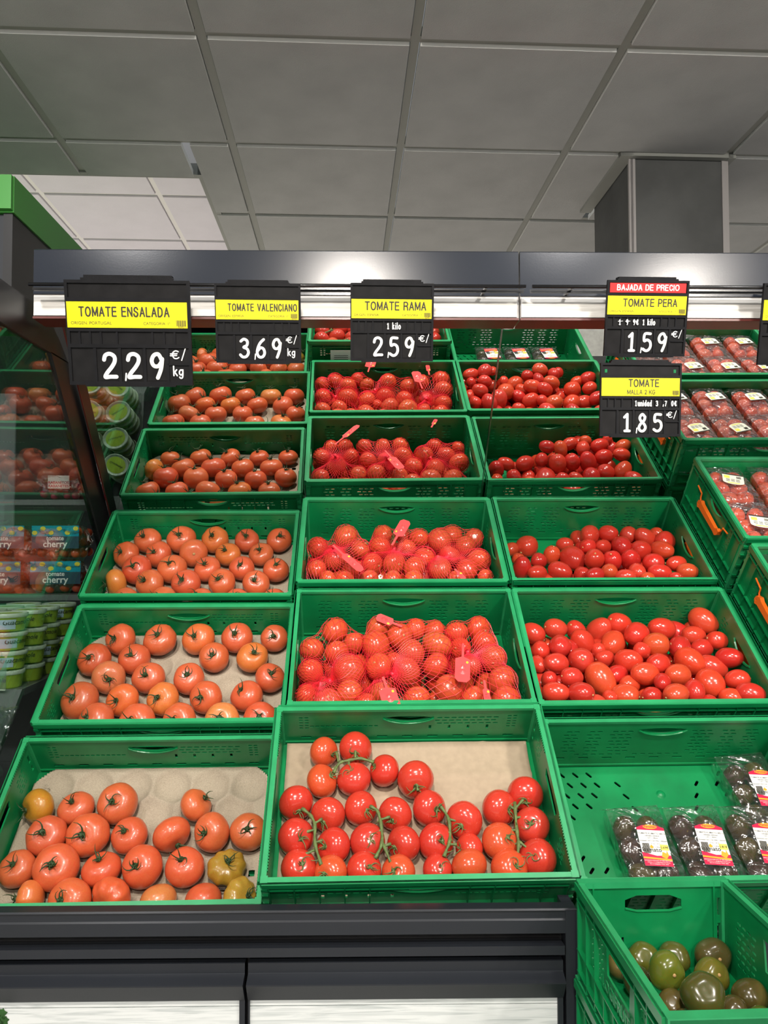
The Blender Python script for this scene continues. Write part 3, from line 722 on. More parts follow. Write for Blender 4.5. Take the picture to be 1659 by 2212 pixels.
TR['L5'] = (60, 1280, 2.765, [
 [(555, 280, 185, 530, 255, 0, ''), (790, 283, 195, 790, 222, 0, ''), (1020, 278, 192, 1003, 235, (.63, .125, .033), 'paler orange salad tomato'), (1250, 270, 188, 1245, 217, 0, ''), (1473, 273, 165, 1475, 240, 0, '')],
 [(398, 403, 200, 385, 362, (.5, .075, .03), 'darker red salad tomato'), (637, 398, 188, 630, 347, 0, ''), (1113, 387, 180, 1115, 350, 0, ''), (1342, 387, 187, 1368, 330, (.6, .13, .03), '')],
 [(483, 508, 198, 520, 503, (.58, .15, .06), 'pinkish salad tomato, stem towards viewer'), (722, 510, 192, 720, 465, 0, ''), (963, 515, 188, 968, 460, 0, ''), (1447, 510, 178, 1465, 455, 0, '')],
 [(312, 648, 226, 290, 592, (.5, .075, .03), 'large darker red salad tomato'), (566, 643, 196, 545, 620, (.63, .125, .033), ''), (808, 636, 198, 783, 600, (.63, .125, .033), ''), (1064, 627, 198, 1040, 602, 0, ''), (1308, 620, 196, 1273, 548, 0, '')],
 [(410, 765, 215, 362, 715, 0, ''), (653, 775, 225, 622, 730, 0, ''), (905, 765, 208, 880, 730, 0, ''), (1160, 760, 208, 1158, 715, (.6, .16, .05), ''), (1390, 755, 205, 1395, 710, 0, '')]])
TR['L4'] = (160, 1080, 3.318, [
 [(528, 290, 192, 507, 240, 0, ''), (770, 283, 205, 765, 228, 0, ''), (1010, 285, 198, 1000, 235, (.63, .125, .033), ''), (1240, 292, 180, 1240, 237, 0, ''), (1470, 288, 182, 1488, 240, 0, '')],
 [(368, 392, 192, 338, 355, 0, ''), (607, 390, 188, 580, 358, 0, ''), (857, 380, 200, 885, 385, (.62, .11, .04), 'stemless salad tomato showing its pale scar'), (1103, 390, 180, 1085, 340, (.63, .125, .033), ''), (1340, 390, 176, 1335, 335, 0, '')],
 [(450, 500, 215, 440, 450, (.56, .08, .03), ''), (703, 495, 212, 697, 425, 0, ''), (955, 495, 190, 942, 435, 0, ''), (1203, 490, 182, 1200, 447, 0, ''), (1447, 503, 185, 1460, 440, 0, '')],
 [(300, 592, 192, 210, 610, (.62, .19, .035), 'pale orange tomato lying on its side'), (543, 598, 205, 510, 555, 0, ''), (802, 597, 208, 785, 548, 0, ''), (1060, 592, 200, 1040, 545, 0, ''), (1305, 598, 195, 1300, 553, 0, '')],
 [(370, 715, 180, 372, 672, 0, ''), (640, 715, 195, 615, 668, 0, ''), (908, 715, 185, 868, 648, 0, ''), (1168, 715, 175, 1155, 655, 0, ''), (1430, 715, 175, 1425, 655, 0, '')]])
ROWN = {4: ['back row', 'second row', 'third row', 'front row'], 5: ['back row', 'second row', 'centre row', 'fourth row', 'front row']}
SPOS = {}
for key, (ox, oy, sc, rows) in TR.items():
    H0 = .020
    for ri, row in enumerate(rows):
        for ti, (x, y, wd, sx_, sy_, c_, extra) in enumerate(row):
            u, v = ox+x/sc, oy+y/sc
            h = H0+.034
            for _ in range(3):
                p = ray_local(key, u, v, h); pw = CRATES[key]['mw'] @ p
                r0 = wd/sc/2/F_PX*depth(pw); h = H0+.80*r0+.004
            p.x = max(-.292+r0, min(.292-r0, p.x)); p.y = max(-.192+r0*.9, min(.192-r0*.9, p.y))
            pw = CRATES[key]['mw'] @ p
            nostem = (sx_ == 0) or ('stemless' in extra)
            if sx_: ax = img_axis((sx_-x)/(wd/2)*.95, (sy_-y)/(wd/2)*.95)
            else: ax = CRATES[key]['mw'].to_3x3() @ Vector((.2, -.75, -.6))
            me = RIBB if ('ribbed' in extra or 'wrinkled' in extra) else random.choice(BEEF)
            cw = 'left '+{'4': 'crate below mirror', '5': 'middle-row crate', '6': 'front-row crate'}[key[1]]
            lab = (extra or 'orange-red salad tomato')+', '+cw+', '+ROWN[len(rows)][ri]+', '+ORD[ti]+' from left'
            if 'sticker' in extra: lab = extra+', '+cw
            o = put_fruit('salad_tomato', me, pw, r0, ax, random.random()*6, jit(c_ or SAL, .10), lab, 'tomato', 'salad tomatoes in the '+cph(key), cap=None if nostem and 'scar' not in extra else (SC[.72] if 'scar' in extra else random.choice(CAL)), capname='stem_scar' if 'scar' in extra else 'calyx')
            SPOS.setdefault(key, []).append((p.x, p.y, r0))
            if 'sticker' in extra:
                n = 20; mb = MB()
                d_ = img_axis(-.05, .55)
                q = axis_q(d_, 0).to_matrix().to_4x4(); ms = o.matrix_world.inverted() @ (Matrix.Translation(pw+d_*r0*1.03) @ q)
                mb.add([(.0, 0, .004)]+[(.0105*math.cos(2*PI*i/n), .0105*math.sin(2*PI*i/n), .002) for i in range(n)], [(0, 1+i, 1+(i+1) % n) for i in range(n)])
                st = mobj('sticker', mb.mesh('sticker', 'ink', fix=False), None, o, ms); st['label'] = 'round black sticker with white writing'
                tmb = MB(); tmb.join(text('Tomate', .005), T(0, .001, .0048)); tmb.join(text('Valenciano', .0042), T(0, -.004, .0048))
                mobj('print', tmb.mesh('print', 'white', fix=False), None, st)
# moulded pulp trays
def tray_mesh(spots):
    nx, ny = 118, 78; W, L = .578, .378; vs = []; fs = []
    cups = [(a, b_, r_*.98) for a, b_, r_ in spots]
    grid = []
    for j in range(5):
        for i in range(6):
            cx_, cy_ = -.235+i*.094+(0.0 if j % 2 == 0 else -.030), .135-j*.072
            if all((cx_-a)**2+(cy_-b_)**2 > (.052)**2 for a, b_, _ in cups): grid.append((cx_, cy_, .041))
    cups = cups+grid
    for j in range(ny+1):
        for i in range(nx+1):
            x, y = -W/2+W*i/nx, -L/2+L*j/ny; z = .0
            for cx_, cy_, r_ in cups:
                d = math.hypot(x-cx_, y-cy_)/r_
                if d < 1.25: z = min(z, -.019*(1-min(1, d/1.15)**3) if d < 1.15 else 0)
            z += .0006*math.sin(x*91)*math.sin(y*77)
            e = min(x+W/2, W/2-x, y+L/2, L/2-y)
            if e < .012: z += -.004*(1-e/.012)
            vs.append((x, y, z+.034))
    hole = [(-.262, -.03), (.262, -.085), (.262, .03)]
    for j in range(ny):
        for i in range(nx):
            x, y = -W/2+W*(i+.5)/nx, -L/2+L*(j+.5)/ny
            if any(math.hypot(x-a, (y-b_)) < .0085 for a, b_ in hole): continue
            ex, ey = W/2-abs(x), L/2-abs(y)
            if ex+ey < .04: continue
            a = j*(nx+1)+i; fs.append((a, a+1, a+nx+2, a+nx+1))
    mb = MB(); mb.add(vs, fs); me = mb.mesh('pulp_tray', 'pulp', True, fix=False); return me
for key in TR:
    o = mobj('pulp_tray', tray_mesh(SPOS[key]), None, None, CRATES[key]['mw']); tag(o, 'beige moulded pulp tray with cups in the '+cph(key), 'tray', 'pulp trays in the left crates')
    sm_ = o.modifiers.new('solid', 'SOLIDIFY'); sm_.thickness = .002; sm_.offset = -1
    if key == 'L6':
        t = MB(); t.join(text('30', .022, .0, 'CENTER', .0006)); mobj('embossed_number', t.mesh('embossed_number', 'pulp'), None, o, T(-.25, .13, .0345) @ Matrix.Rotation(R(60), 4, 'Z'))
# paper lining
pp = MB(); nx, ny = 60, 40; vs = []; fs = []
for j in range(ny+1):
    for i in range(nx+1):
        x, y = -.284+.568*i/nx, -.184+.368*j/ny
        z = .0175+.0035*math.exp(-((y-.10)/.006)**2)+.003*math.exp(-((y-.012+.01*x)/.005)**2)+.002*math.exp(-((x-.18)/.006)**2)+.002*math.sin(x*9+y*5)**2
        if y > .15: z += (y-.15)*.25
        vs.append((x, y, z))
for j in range(ny):
    for i in range(nx): a = j*(nx+1)+i; fs.append((a, a+1, a+nx+2, a+nx+1))
o = mobj('paper_liner', pp.add(vs, fs).mesh('paper_liner', 'paper', True, fix=False), None, None, CRATES['M6']['mw'])
sm_ = o.modifiers.new('solid', 'SOLIDIFY'); sm_.thickness = .001; sm_.offset = -1
tag(o, 'creased brown paper sheet under the vine tomatoes', 'paper')

# ---- vine trusses
REDV = (.53, .034, .020)
VK = (560, 1500, 2.404)
def vpix(x, y, h): return CRATES['M6']['mw'] @ ray_local('M6', VK[0]+x/VK[2], VK[1]+y/VK[2], h)
TRUSS = [
 ('truss of five vine tomatoes at the back left of the brown paper, two paler', [(335, 300, 150, 400, 300), (500, 272, 165, 500, 282), (650, 395, 158, 585, 355), (325, 450, 165, 392, 400), (492, 440, 170, 468, 368)],
  [[(385, 408), (415, 352), (468, 342), (525, 330), (595, 352)], [(500, 285), (500, 330)], [(468, 370), (466, 343)], [(402, 300), (412, 350)]]),
 ('single vine tomato with short stalk, alone behind the trusses near the centre', [(812, 443, 187, 812, 458)], [[(812, 458), (825, 500)]]),
 ('truss of six vine tomatoes along the left wall of the paper-lined crate', [(190, 565, 175, 222, 590), (357, 625, 175, 328, 645), (190, 740, 182, 238, 716), (385, 788, 178, 328, 760), (205, 900, 180, 235, 840), (370, 925, 170, 330, 900)],
  [[(222, 592), (265, 625), (292, 672), (287, 780), (322, 885)], [(328, 645), (291, 668)], [(240, 716), (288, 702)], [(330, 760), (290, 768)], [(230, 835), (286, 808)]]),
 ('truss of six vine tomatoes left of the middle of the paper-lined crate', [(527, 592, 168, 572, 580), (707, 622, 168, 680, 636), (562, 765, 178, 585, 720), (750, 775, 175, 682, 775), (545, 910, 178, 590, 860), (723, 925, 172, 690, 880)],
  [[(575, 580), (615, 602), (632, 662), (642, 772), (602, 852)], [(642, 772), (682, 872)], [(680, 636), (632, 650)], [(585, 720), (636, 705)], [(684, 776), (641, 790)]]),
 ('truss of six vine tomatoes right of the middle of the paper-lined crate', [(883, 592, 174, 928, 570), (1065, 655, 186, 1030, 656), (918, 765, 180, 952, 722), (1090, 800, 145, 1026, 780), (925, 912, 152, 950, 860), (1090, 890, 182, 0, 0)],
  [[(930, 568), (988, 640), (992, 762), (960, 842)], [(1030, 656), (990, 650)], [(952, 722), (992, 715)], [(1026, 780), (992, 778)]]),
 ('truss of six vine tomatoes along the right wall of the paper-lined crate', [(1385, 520, 180, 1375, 540), (1245, 590, 178, 1300, 580), (1415, 680, 178, 1390, 634), (1250, 765, 186, 1292, 706), (1448, 850, 188, 1395, 800), (1298, 905, 190, 1340, 850)],
  [[(1328, 560), (1335, 700), (1350, 780), (1338, 852)], [(1375, 540), (1332, 590)], [(1300, 580), (1332, 600)], [(1390, 634), (1336, 640)], [(1292, 706), (1336, 705)], [(1345, 760), (1395, 800)]])]
ALLV = []
for ti, (lab, toms, vines) in enumerate(TRUSS):
    c0 = vpix(sum(t[0] for t in toms)/len(toms), sum(t[1] for t in toms)/len(toms), .02)
    r_ = empty('tomato_truss', Matrix.Translation(c0), lab, 'tomatoes')
    for q, (x, y, wd, sx_, sy_) in enumerate(toms):
        h = .05
        for _ in range(3):
            p = vpix(x, y, h); r0 = 1.04*wd/VK[2]/2/F_PX*depth(p); h = .020+r0*.9
        lp = CRATES['M6']['inv'] @ p; lp.x = max(-.29+r0, min(.29-r0, lp.x)); lp.y = max(-.19+r0, min(.188-r0, lp.y)); p = CRATES['M6']['mw'] @ lp
        pale = (ti == 0 and q in (0, 3)) or (ti == 5 and q == 3) or (wd > 165 and y > 840 and q != 4)
        ax = img_axis((sx_-x)/(wd/2)*.92, (sy_-y)/(wd/2)*.92) if sx_ else CRATES['M6']['mw'].to_3x3() @ Vector((.4, -.8, -.2))
        put_fruit('tomato', random.choice(ROUND), p, r0, ax, random.random()*6, jit((.56, .065, .022) if pale else REDV, .08), cap=random.choice(CALV) if sx_ else None, parent=r_)
        ALLV.append((p, r0))
    vb = MB(); P = r_.matrix_world.inverted()
    for vi, line in enumerate(vines):
        pts = []
        for m_ in range(len(line)-1):
            for q in range(4):
                t = q/4; pts.append((line[m_][0]*(1-t)+line[m_+1][0]*t+random.uniform(-2, 2), line[m_][1]*(1-t)+line[m_+1][1]*t))
        pts.append(line[-1]); w3 = []
        for (x, y) in pts:
            hh = .075
            pw = vpix(x, y, hh)
            w3.append(P @ pw)
        for _ in range(2): w3 = [w3[0]]+[(w3[i-1]+w3[i]*2+w3[i+1])/4 for i in range(1, len(w3)-1)]+[w3[-1]]
        vb.tube(w3, [(.0036 if vi == 0 else .0030)*(1+.25*math.sin(i*1.7)) for i in range(len(w3))], 7)
        if vi == 0:
            for q in (3, 7, len(w3)-2):
                if 0 < q < len(w3)-1:
                    a = w3[q]; d_ = Vector((random.uniform(-1, 1), random.uniform(-.3, .1), random.uniform(-1, .3))).normalized(); vb.tube([a, a+d_*.008, a+d_*.018+Vector((0, 0, .003))], [.0018, .0012, .0005], 5)
    vb.obj('vine_stem', 'vine', r_, None, True)

# ---- piles
def relax(ps, key, n=30, fixed=None, zmin=.016, pad=.006):
    C_ = CRATES[key]
    for _ in range(n):
        for i in range(len(ps)):
            for j in range(i+1, len(ps)):
                a, b_ = ps[i], ps[j]; d = a[0]-b_[0]; dist = d.length; need = (a[1]+b_[1])*.90
                if dist < need and dist > 1e-6:
                    mv = d*((need-dist)/dist*.35); mv.x *= .6; mv.y *= .6
                    wa = b_[2]/(a[2]+b_[2]) if a[2]+b_[2] else .5
                    a[0] += mv*2*(wa); b_[0] -= mv*2*(1-wa)
        for a in ps:
            r0 = a[1]; p = a[0]
            p.x = max(-C_['W']/2+pad+r0, min(C_['W']/2-pad-r0, p.x)); p.y = max(-C_['L']/2+pad+r0, min(C_['L']/2-pad-r0, p.y)); p.z = max(zmin+r0*.95, p.z)
def pile(key, ox, oy, sc, items, hfun, rmul=1.0):
    ps = []
    for it in items:
        x, y = it[0], it[1]; wd = it[2]; ht = it[3] if len(it) > 3 else wd; an = it[4] if len(it) > 4 else None
        u, v = ox+x/sc, oy+y/sc; h = .1
        for _ in range(6):
            p = ray_local(key, u, v, h); h = hfun(p.x, p.y)
        pw = CRATES[key]['mw'] @ p
        mn = min(wd, ht) if min(wd, ht) > .62*max(wd, ht) else max(wd, ht)*.8
        r0 = mn/sc/2/F_PX*depth(pw)*rmul*1.04
        ps.append([p, r0, 3.0, it, (wd, ht, an)])
    return ps
def fill(key, ps, r0, step, hlim, lim=None):
    out = []; C_ = CRATES[key]; x = -C_['W']/2+.008+r0
    while x < C_['W']/2-r0-.006:
        y = -C_['L']/2+.008+r0
        while y < C_['L']/2-r0-.006:
            for lz in (1, 0):
                q = Vector((x+random.uniform(-.008, .008), y+random.uniform(-.008, .008), .017+r0+lz*step*.85))
                near = [p for p in ps if math.hypot(p[0].x-q.x, p[0].y-q.y) < .05]
                if near and q.z < min(p[0].z for p in near)-r0*1.15: out.append([q, r0*random.uniform(.95, 1.03), .6, None, None]); break
            y += step
        x += step
    return out
def bands(ps, nb):
    vis = [p for p in ps if p[3] is not None]; vis.sort(key=lambda p: p[3][1]); n = len(vis); k_ = math.ceil(n/nb); res = []
    for q in range(nb):
        g_ = sorted(vis[q*k_:(q+1)*k_], key=lambda p: p[3][0])
        for i, p in enumerate(g_): p.append((q, i, nb))
BN = {5: ['rearmost', 'second', 'middle', 'fourth', 'front'], 4: ['rearmost', 'second', 'third', 'front'], 6: ['rearmost', 'second', 'third', 'fourth', 'fifth', 'front'], 3: ['rear', 'middle', 'front'], 2: ['rear', 'front']}
def place_pile(key, ps, kind):
    for p in ps:
        lp, r0, _, it, sh = p[:5]; pw = CRATES[key]['mw'] @ lp
        if it is None:
            lab = {'pear': 'red pear tomato buried low in the pile, '+cph(key), 'net': 'round red tomato buried low in the net bags, '+cph(key)}[kind]; grp = 'buried tomatoes in the '+cph(key)
        else:
            q, i, nb = p[5]
            nm = {'pear': 'pear tomato', 'net': 'netted tomato'}[kind]
            lab = nm+', '+BN[nb][q]+' band of the pile, '+ORD[i]+' from left, '+COLN[key[0]]+' crate '+{'4': 'below mirror', '5': 'of middle row'}[key[1]]
            grp = ('pear tomatoes in the ' if kind == 'pear' else 'netted tomatoes in the ')+cph(key)
        if kind == 'pear':
            me = random.choice(PEAR)
            wd, ht, an = sh or (1, 1, None)
            asp = max(wd, ht)/min(wd, ht)
            if sh and (an is not None or asp > 1.12):
                a = R(an) if an is not None else (0 if wd > ht else PI/2)+random.uniform(-.2, .2)
                f = random.uniform(.15, .45)*(1 if asp > 1.25 else 1.6); sg = random.choice((-1, 1))
                ax = img_axis(sg*math.cos(a)*math.sqrt(max(.05, 1-f*f)), -sg*math.sin(a)*math.sqrt(max(.05, 1-f*f)), 1)
            else:
                ax = img_axis(random.uniform(-.6, .6), random.uniform(-.6, .6), random.choice((1, 1, -1)))
            col_ = random.choice(((.55, .030, .018), (.56, .036, .02), (.50, .022, .016), (.58, .055, .02)))
            put_fruit('pear_tomato', me, pw, r0, ax, random.random()*6, jit(col_, .12), lab, 'tomato', grp, cap=SC[1.2], capname='stem_scar')
        else:
            put_fruit('round_tomato', random.choice(ROUND), pw, r0, img_axis(random.uniform(-.9, .9), random.uniform(-.9, .9), random.choice((1, -1))), random.random()*6, jit((.60, .075, .028), .15), lab, 'tomato', grp, cap=SC[.80], capname='stem_scar')
R5 = [(205, 340, 125, 130, -30), (345, 308, 145, 120), (470, 320, 115, 125, -45), (605, 288, 140, 165, 60), (725, 245, 165, 135, -30), (250, 445, 110, 120), (372, 420, 150, 135), (520, 400, 140, 150, -60), (235, 530, 95, 100), (347, 525, 150, 125), (500, 505, 155, 150), (645, 490, 135, 100), (700, 400, 150, 140), (845, 345, 155, 145), (800, 505, 162, 140), (960, 410, 165, 140), (1000, 310, 182, 130, -10), (1060, 235, 188, 135, -25), (1180, 345, 172, 118, -10), (1290, 275, 165, 140, -40), (1190, 270, 90, 80), (1110, 425, 145, 130), (1265, 430, 150, 112), (1350, 395, 155, 115, -15), (1175, 510, 180, 150, -35), (1335, 535, 180, 140, -15), (1420, 505, 140, 120), (970, 535, 145, 125), (725, 595, 140, 115), (305, 625, 110, 100), (445, 610, 182, 118, -10), (625, 625, 165, 185, -60), (885, 600, 155, 138), (1100, 595, 150, 130), (345, 705, 155, 125), (500, 712, 165, 140), (815, 650, 135, 110), (1005, 640, 110, 100), (1300, 650, 165, 178, -60), (1470, 625, 160, 122), (770, 715, 170, 145), (940, 730, 168, 115, 0), (1090, 718, 155, 135), (1210, 705, 125, 145), (1430, 735, 165, 110), (1550, 715, 170, 105, -5), (1290, 765, 110, 100), (605, 770, 100, 95), (690, 735, 90, 90), (880, 445, 100, 100), (600, 440, 90, 90)]
R4 = [(150, 345, 80, 88), (240, 328, 130, 125), (190, 405, 80, 75), (213, 455, 108, 125), (310, 415, 97, 92), (385, 380, 97, 112), (463, 318, 132, 85, 0), (300, 485, 105, 90), (435, 482, 155, 105, -20), (510, 400, 140, 155), (605, 265, 108, 110), (600, 328, 105, 90), (720, 255, 125, 100), (690, 328, 90, 80), (640, 405, 120, 115), (565, 492, 98, 90), (640, 498, 115, 90), (740, 410, 108, 120, -60), (725, 480, 95, 100), (795, 330, 112, 112), (850, 405, 115, 112), (850, 262, 95, 100, 40), (930, 275, 135, 108, -35), (990, 260, 80, 80), (1080, 300, 116, 126), (910, 347, 122, 108), (1035, 350, 114, 108), (820, 508, 130, 90), (890, 478, 105, 95), (985, 425, 147, 108, 0), (1020, 485, 122, 100), (1120, 430, 122, 92, 0), (1185, 475, 150, 95, -5), (950, 520, 110, 80), (1110, 515, 70, 70)]
def pear_pile(key, ox, oy, sc, items, hf, nb):
    ps = pile(key, ox, oy, sc, items, hf); 
    av = sum(p[1] for p in ps)/len(ps)
    ps += fill(key, ps, av, av*1.95, 0); relax(ps, key, 14); bands(ps, nb); place_pile(key, ps, 'pear')
pear_pile('R5', 1080, 1250, 2.865, R5, lambda x, y: .150-.20*(y+.17)+.02*math.sin(x*23), 5)
pear_pile('R4', 1050, 1060, 2.724, R4, lambda x, y: (.130 if x > -.05 else .10)-.17*(y+.17)+.03*max(0, x), 4)

M5 = [(355, 318, 160), (212, 412, 145), (365, 430, 150), (485, 370, 125), (595, 378, 172), (640, 290, 150), (765, 318, 152), (835, 290, 125), (965, 300, 125), (995, 395, 178), (825, 435, 168), (1105, 325, 142), (1245, 295, 145), (1270, 360, 150), (1115, 395, 130), (205, 548, 152), (440, 540, 188), (625, 515, 160), (795, 545, 170), (975, 510, 162), (1190, 510, 130), (1330, 465, 158), (190, 700, 140), (290, 722, 160), (440, 680, 160), (550, 740, 135), (632, 685, 140), (860, 712, 165), (1060, 655, 180), (1205, 705, 150), (1385, 605, 185), (1408, 725, 180), (720, 470, 90)]
M4 = [(160, 445, 155), (385, 365, 180), (300, 535, 182), (160, 610, 150), (500, 460, 152), (245, 690, 135), (380, 695, 140), (595, 570, 165), (565, 690, 150), (430, 610, 145), (675, 345, 145), (655, 455, 168), (830, 355, 130), (765, 565, 175), (860, 445, 155), (955, 388, 152), (920, 600, 178), (745, 690, 150), (915, 695, 155), (1000, 520, 162), (1125, 400, 180), (1205, 355, 155), (1195, 505, 162), (1325, 425, 162), (1380, 375, 140), (1420, 545, 178), (1120, 610, 180), (1330, 615, 165), (1470, 670, 120), (1250, 690, 140)]
NETF = {}
def net_mesh(pts, axis, tie):
    NL, NA = 38, 96
    c0 = sum((p[0] for p in pts), Vector())/len(pts); c0.z = max(.03, c0.z-.012)
    a = (tie-c0); 
    if a.length < 1e-4: a = Vector((0, 1, 0))
    a.normalize(); b_ = a.orthogonal().normalized(); c_ = a.cross(b_)
    rad = [[0]*NA for _ in range(NL+1)]; dirs = [[None]*NA for _ in range(NL+1)]
    for i in range(NL+1):
        th = PI*(.012+.976*i/NL)
        for j in range(NA):
            ph = 2*PI*(j+.0)/NA
            d = a*math.cos(th)+(b_*math.cos(ph)+c_*math.sin(ph))*math.sin(th); dirs[i][j] = d; best = .035
            for p in pts:
                q = p[0]-c0; t = q.dot(d); e2 = q.length_squared-t*t; rr = p[1]*1.03+.001
                if t > 0 and e2 < rr*rr: best = max(best, t+math.sqrt(rr*rr-e2))
            rad[i][j] = best
    hit = [r_[:] for r_ in rad]
    for _ in range(26):
        nr = [r_[:] for r_ in rad]
        for i in range(NL+1):
            for j in range(NA):
                up, dn = rad[max(0, i-1)][j], rad[min(NL, i+1)][j]; l_, r_ = rad[i][(j-1) % NA], rad[i][(j+1) % NA]
                nr[i][j] = max(hit[i][j], (up+dn+l_+r_)/4*.999)
        rad = nr
    V = [[c0+dirs[i][j]*rad[i][j] for j in range(NA)] for i in range(NL+1)]
    for i in range(NL+1):
        for j in range(NA):
            V[i][j].z = max(.017, V[i][j].z); V[i][j].x = max(-.293, min(.293, V[i][j].x)); V[i][j].y = max(-.193, min(.193, V[i][j].y))
    verts = []; faces = []
    def seg(p, q, w_=.00052):
        d = (q-p)
        if d.length < 1e-6: return
        d.normalize(); s1 = d.cross(Vector((.2, .3, .93)));
        if s1.length < 1e-3: s1 = d.cross(Vector((1, 0, 0)))
        s1.normalize(); s2 = d.cross(s1); n = len(verts)
        for base in (p, q):
            for k_ in range(3):
                an = 2*PI*k_/3; verts.append(base+(s1*math.cos(an)+s2*math.sin(an))*w_)
        for k_ in range(3): faces.append((n+k_, n+(k_+1) % 3, n+3+(k_+1) % 3, n+3+k_))
    for i in range(NL):
        for j in range(NA):
            if (i+j) % 2 == 0:
                seg(V[i][j], V[i+1][(j+1) % NA]); seg(V[i][j], V[i+1][(j-1) % NA])
    me = bpy.data.meshes.new('net'); me.from_pydata([tuple(v) for v in verts], [], faces); me.materials.append(MT['net']); return me, V[0][0], a
def tag_part(root, key, ox, oy, sc, p0, p1, h, wpx, back=False):
    a = ray_local(key, ox+p0[0]/sc, oy+p0[1]/sc, h); c_ = ray_local(key, ox+p1[0]/sc, oy+p1[1]/sc, h+.004)
    d = (c_-a); L_ = d.length; wd = wpx/sc/F_PX*2.0; me = sheet([(0, -.003), (L_*.36, -.0032), (L_*.42, -wd/2), (L_*.92, -wd/2), (L_, -wd*.28), (L_, wd*.28), (L_*.92, wd/2), (L_*.42, wd/2), (L_*.36, .0032), (0, .003)], [], .0015)
    mb = MB(); mb.join(me); n = 14
    for (cx_, rr) in ((L_*.62, wd*.2), (L_*.74, wd*.26)):
        mb.add([(cx_, 0, .005)]+[(cx_+rr*math.cos(2*PI*i/n), rr*math.sin(2*PI*i/n), .0007) for i in range(n)], [(0, 1+i, 1+(i+1) % n) for i in range(n)])
    mb.add([(L_*.5, wd*.30, .0018)]+[(L_*.5+.004*math.cos(2*PI*i/n), wd*.30+.003*math.sin(2*PI*i/n), .0012) for i in range(n)], [(0, 1+i, 1+(i+1) % n) for i in range(n)], 1)
    x_ = d.normalized(); z_ = Vector((0, -.25, 1)); z_ = (z_-x_*z_.dot(x_)).normalized(); y_ = z_.cross(x_)
    Mx = Matrix(((x_.x, y_.x, z_.x, a.x), (x_.y, y_.y, z_.y, a.y), (x_.z, y_.z, z_.z, a.z), (0, 0, 0, 1)))
    mobj('closure_tag', mb.mesh('closure_tag', ['tag', 'pyel'], fix=False), None, root, Mx)
def net_pile(key, ox, oy, sc, items, hf, cuts, ties, tags, nb, names):
    ps = pile(key, ox, oy, sc, items, hf, 1.0)
    av = sum(p[1] for p in ps)/len(ps)
    ps += fill(key, ps, av*.95, av*2, 0); relax(ps, key, 20, pad=.010); bands(ps, nb); place_pile(key, ps, 'net')
    gs = [[] for _ in range(len(cuts)+1)]
    for p in ps:
        if p[3] is not None: u = p[3][0]
        else:
            w_ = CRATES[key]['mw'] @ p[0]; u = (829.5+F_PX*(w_-CAMP).dot(RIGHT)/depth(w_)-ox)*sc
        gs[sum(u > c_ for c_ in cuts)].append(p)
    for gi, g_ in enumerate(gs):
        tie = ray_local(key, ox+ties[gi][0]/sc, oy+ties[gi][1]/sc, .16)
        me, tip, ax = net_mesh(g_, None, tie)
        r_ = empty('net_bag', CRATES[key]['mw'], 'red net bag of tomatoes, '+names[gi]+', middle crate '+('below mirror' if key == 'M4' else 'of middle row'), 'net bag', 'red net bags of tomatoes')
        o = mobj('net', me, None, r_)
        kb = MB(); kb.tube([tip-ax*.004, tip+ax*.004, tip+ax*.012], [.006, .0035, .007], 8); kb.obj('knot', 'net', r_, None, True)
        for (g2, p0, p1, h, w_) in tags:
            if g2 == gi: tag_part(r_, key, ox, oy, sc, p0, p1, h, w_)
net_pile('M5', 600, 1260, 2.86, M5, lambda x, y: .130-.12*(y+.17), (545, 1060), ((265, 600), (650, 575), (1145, 370)),
         [(1, (650, 578), (712, 775), .185, 100), (2, (1145, 372), (1140, 610), .175, 92), (1, (768, 268), (612, 205), .14, 60), (2, (1275, 600), (1300, 745), .17, 40)], 5, ['left bag', 'middle bag tagged in front', 'right bag with upright tag'])
net_pile('M4', 640, 1060, 3.607, M4, lambda x, y: .120-.10*(y+.17), (545, 1040), ((280, 420), (748, 425), (1100, 490)),
         [(0, (285, 425), (512, 625), .18, 70), (1, (745, 425), (858, 232), .165, 105), (2, (1235, 610), (1310, 690), .18, 45)], 5, ['left bag with slanting tag', 'middle bag with raised tag', 'right bag'])

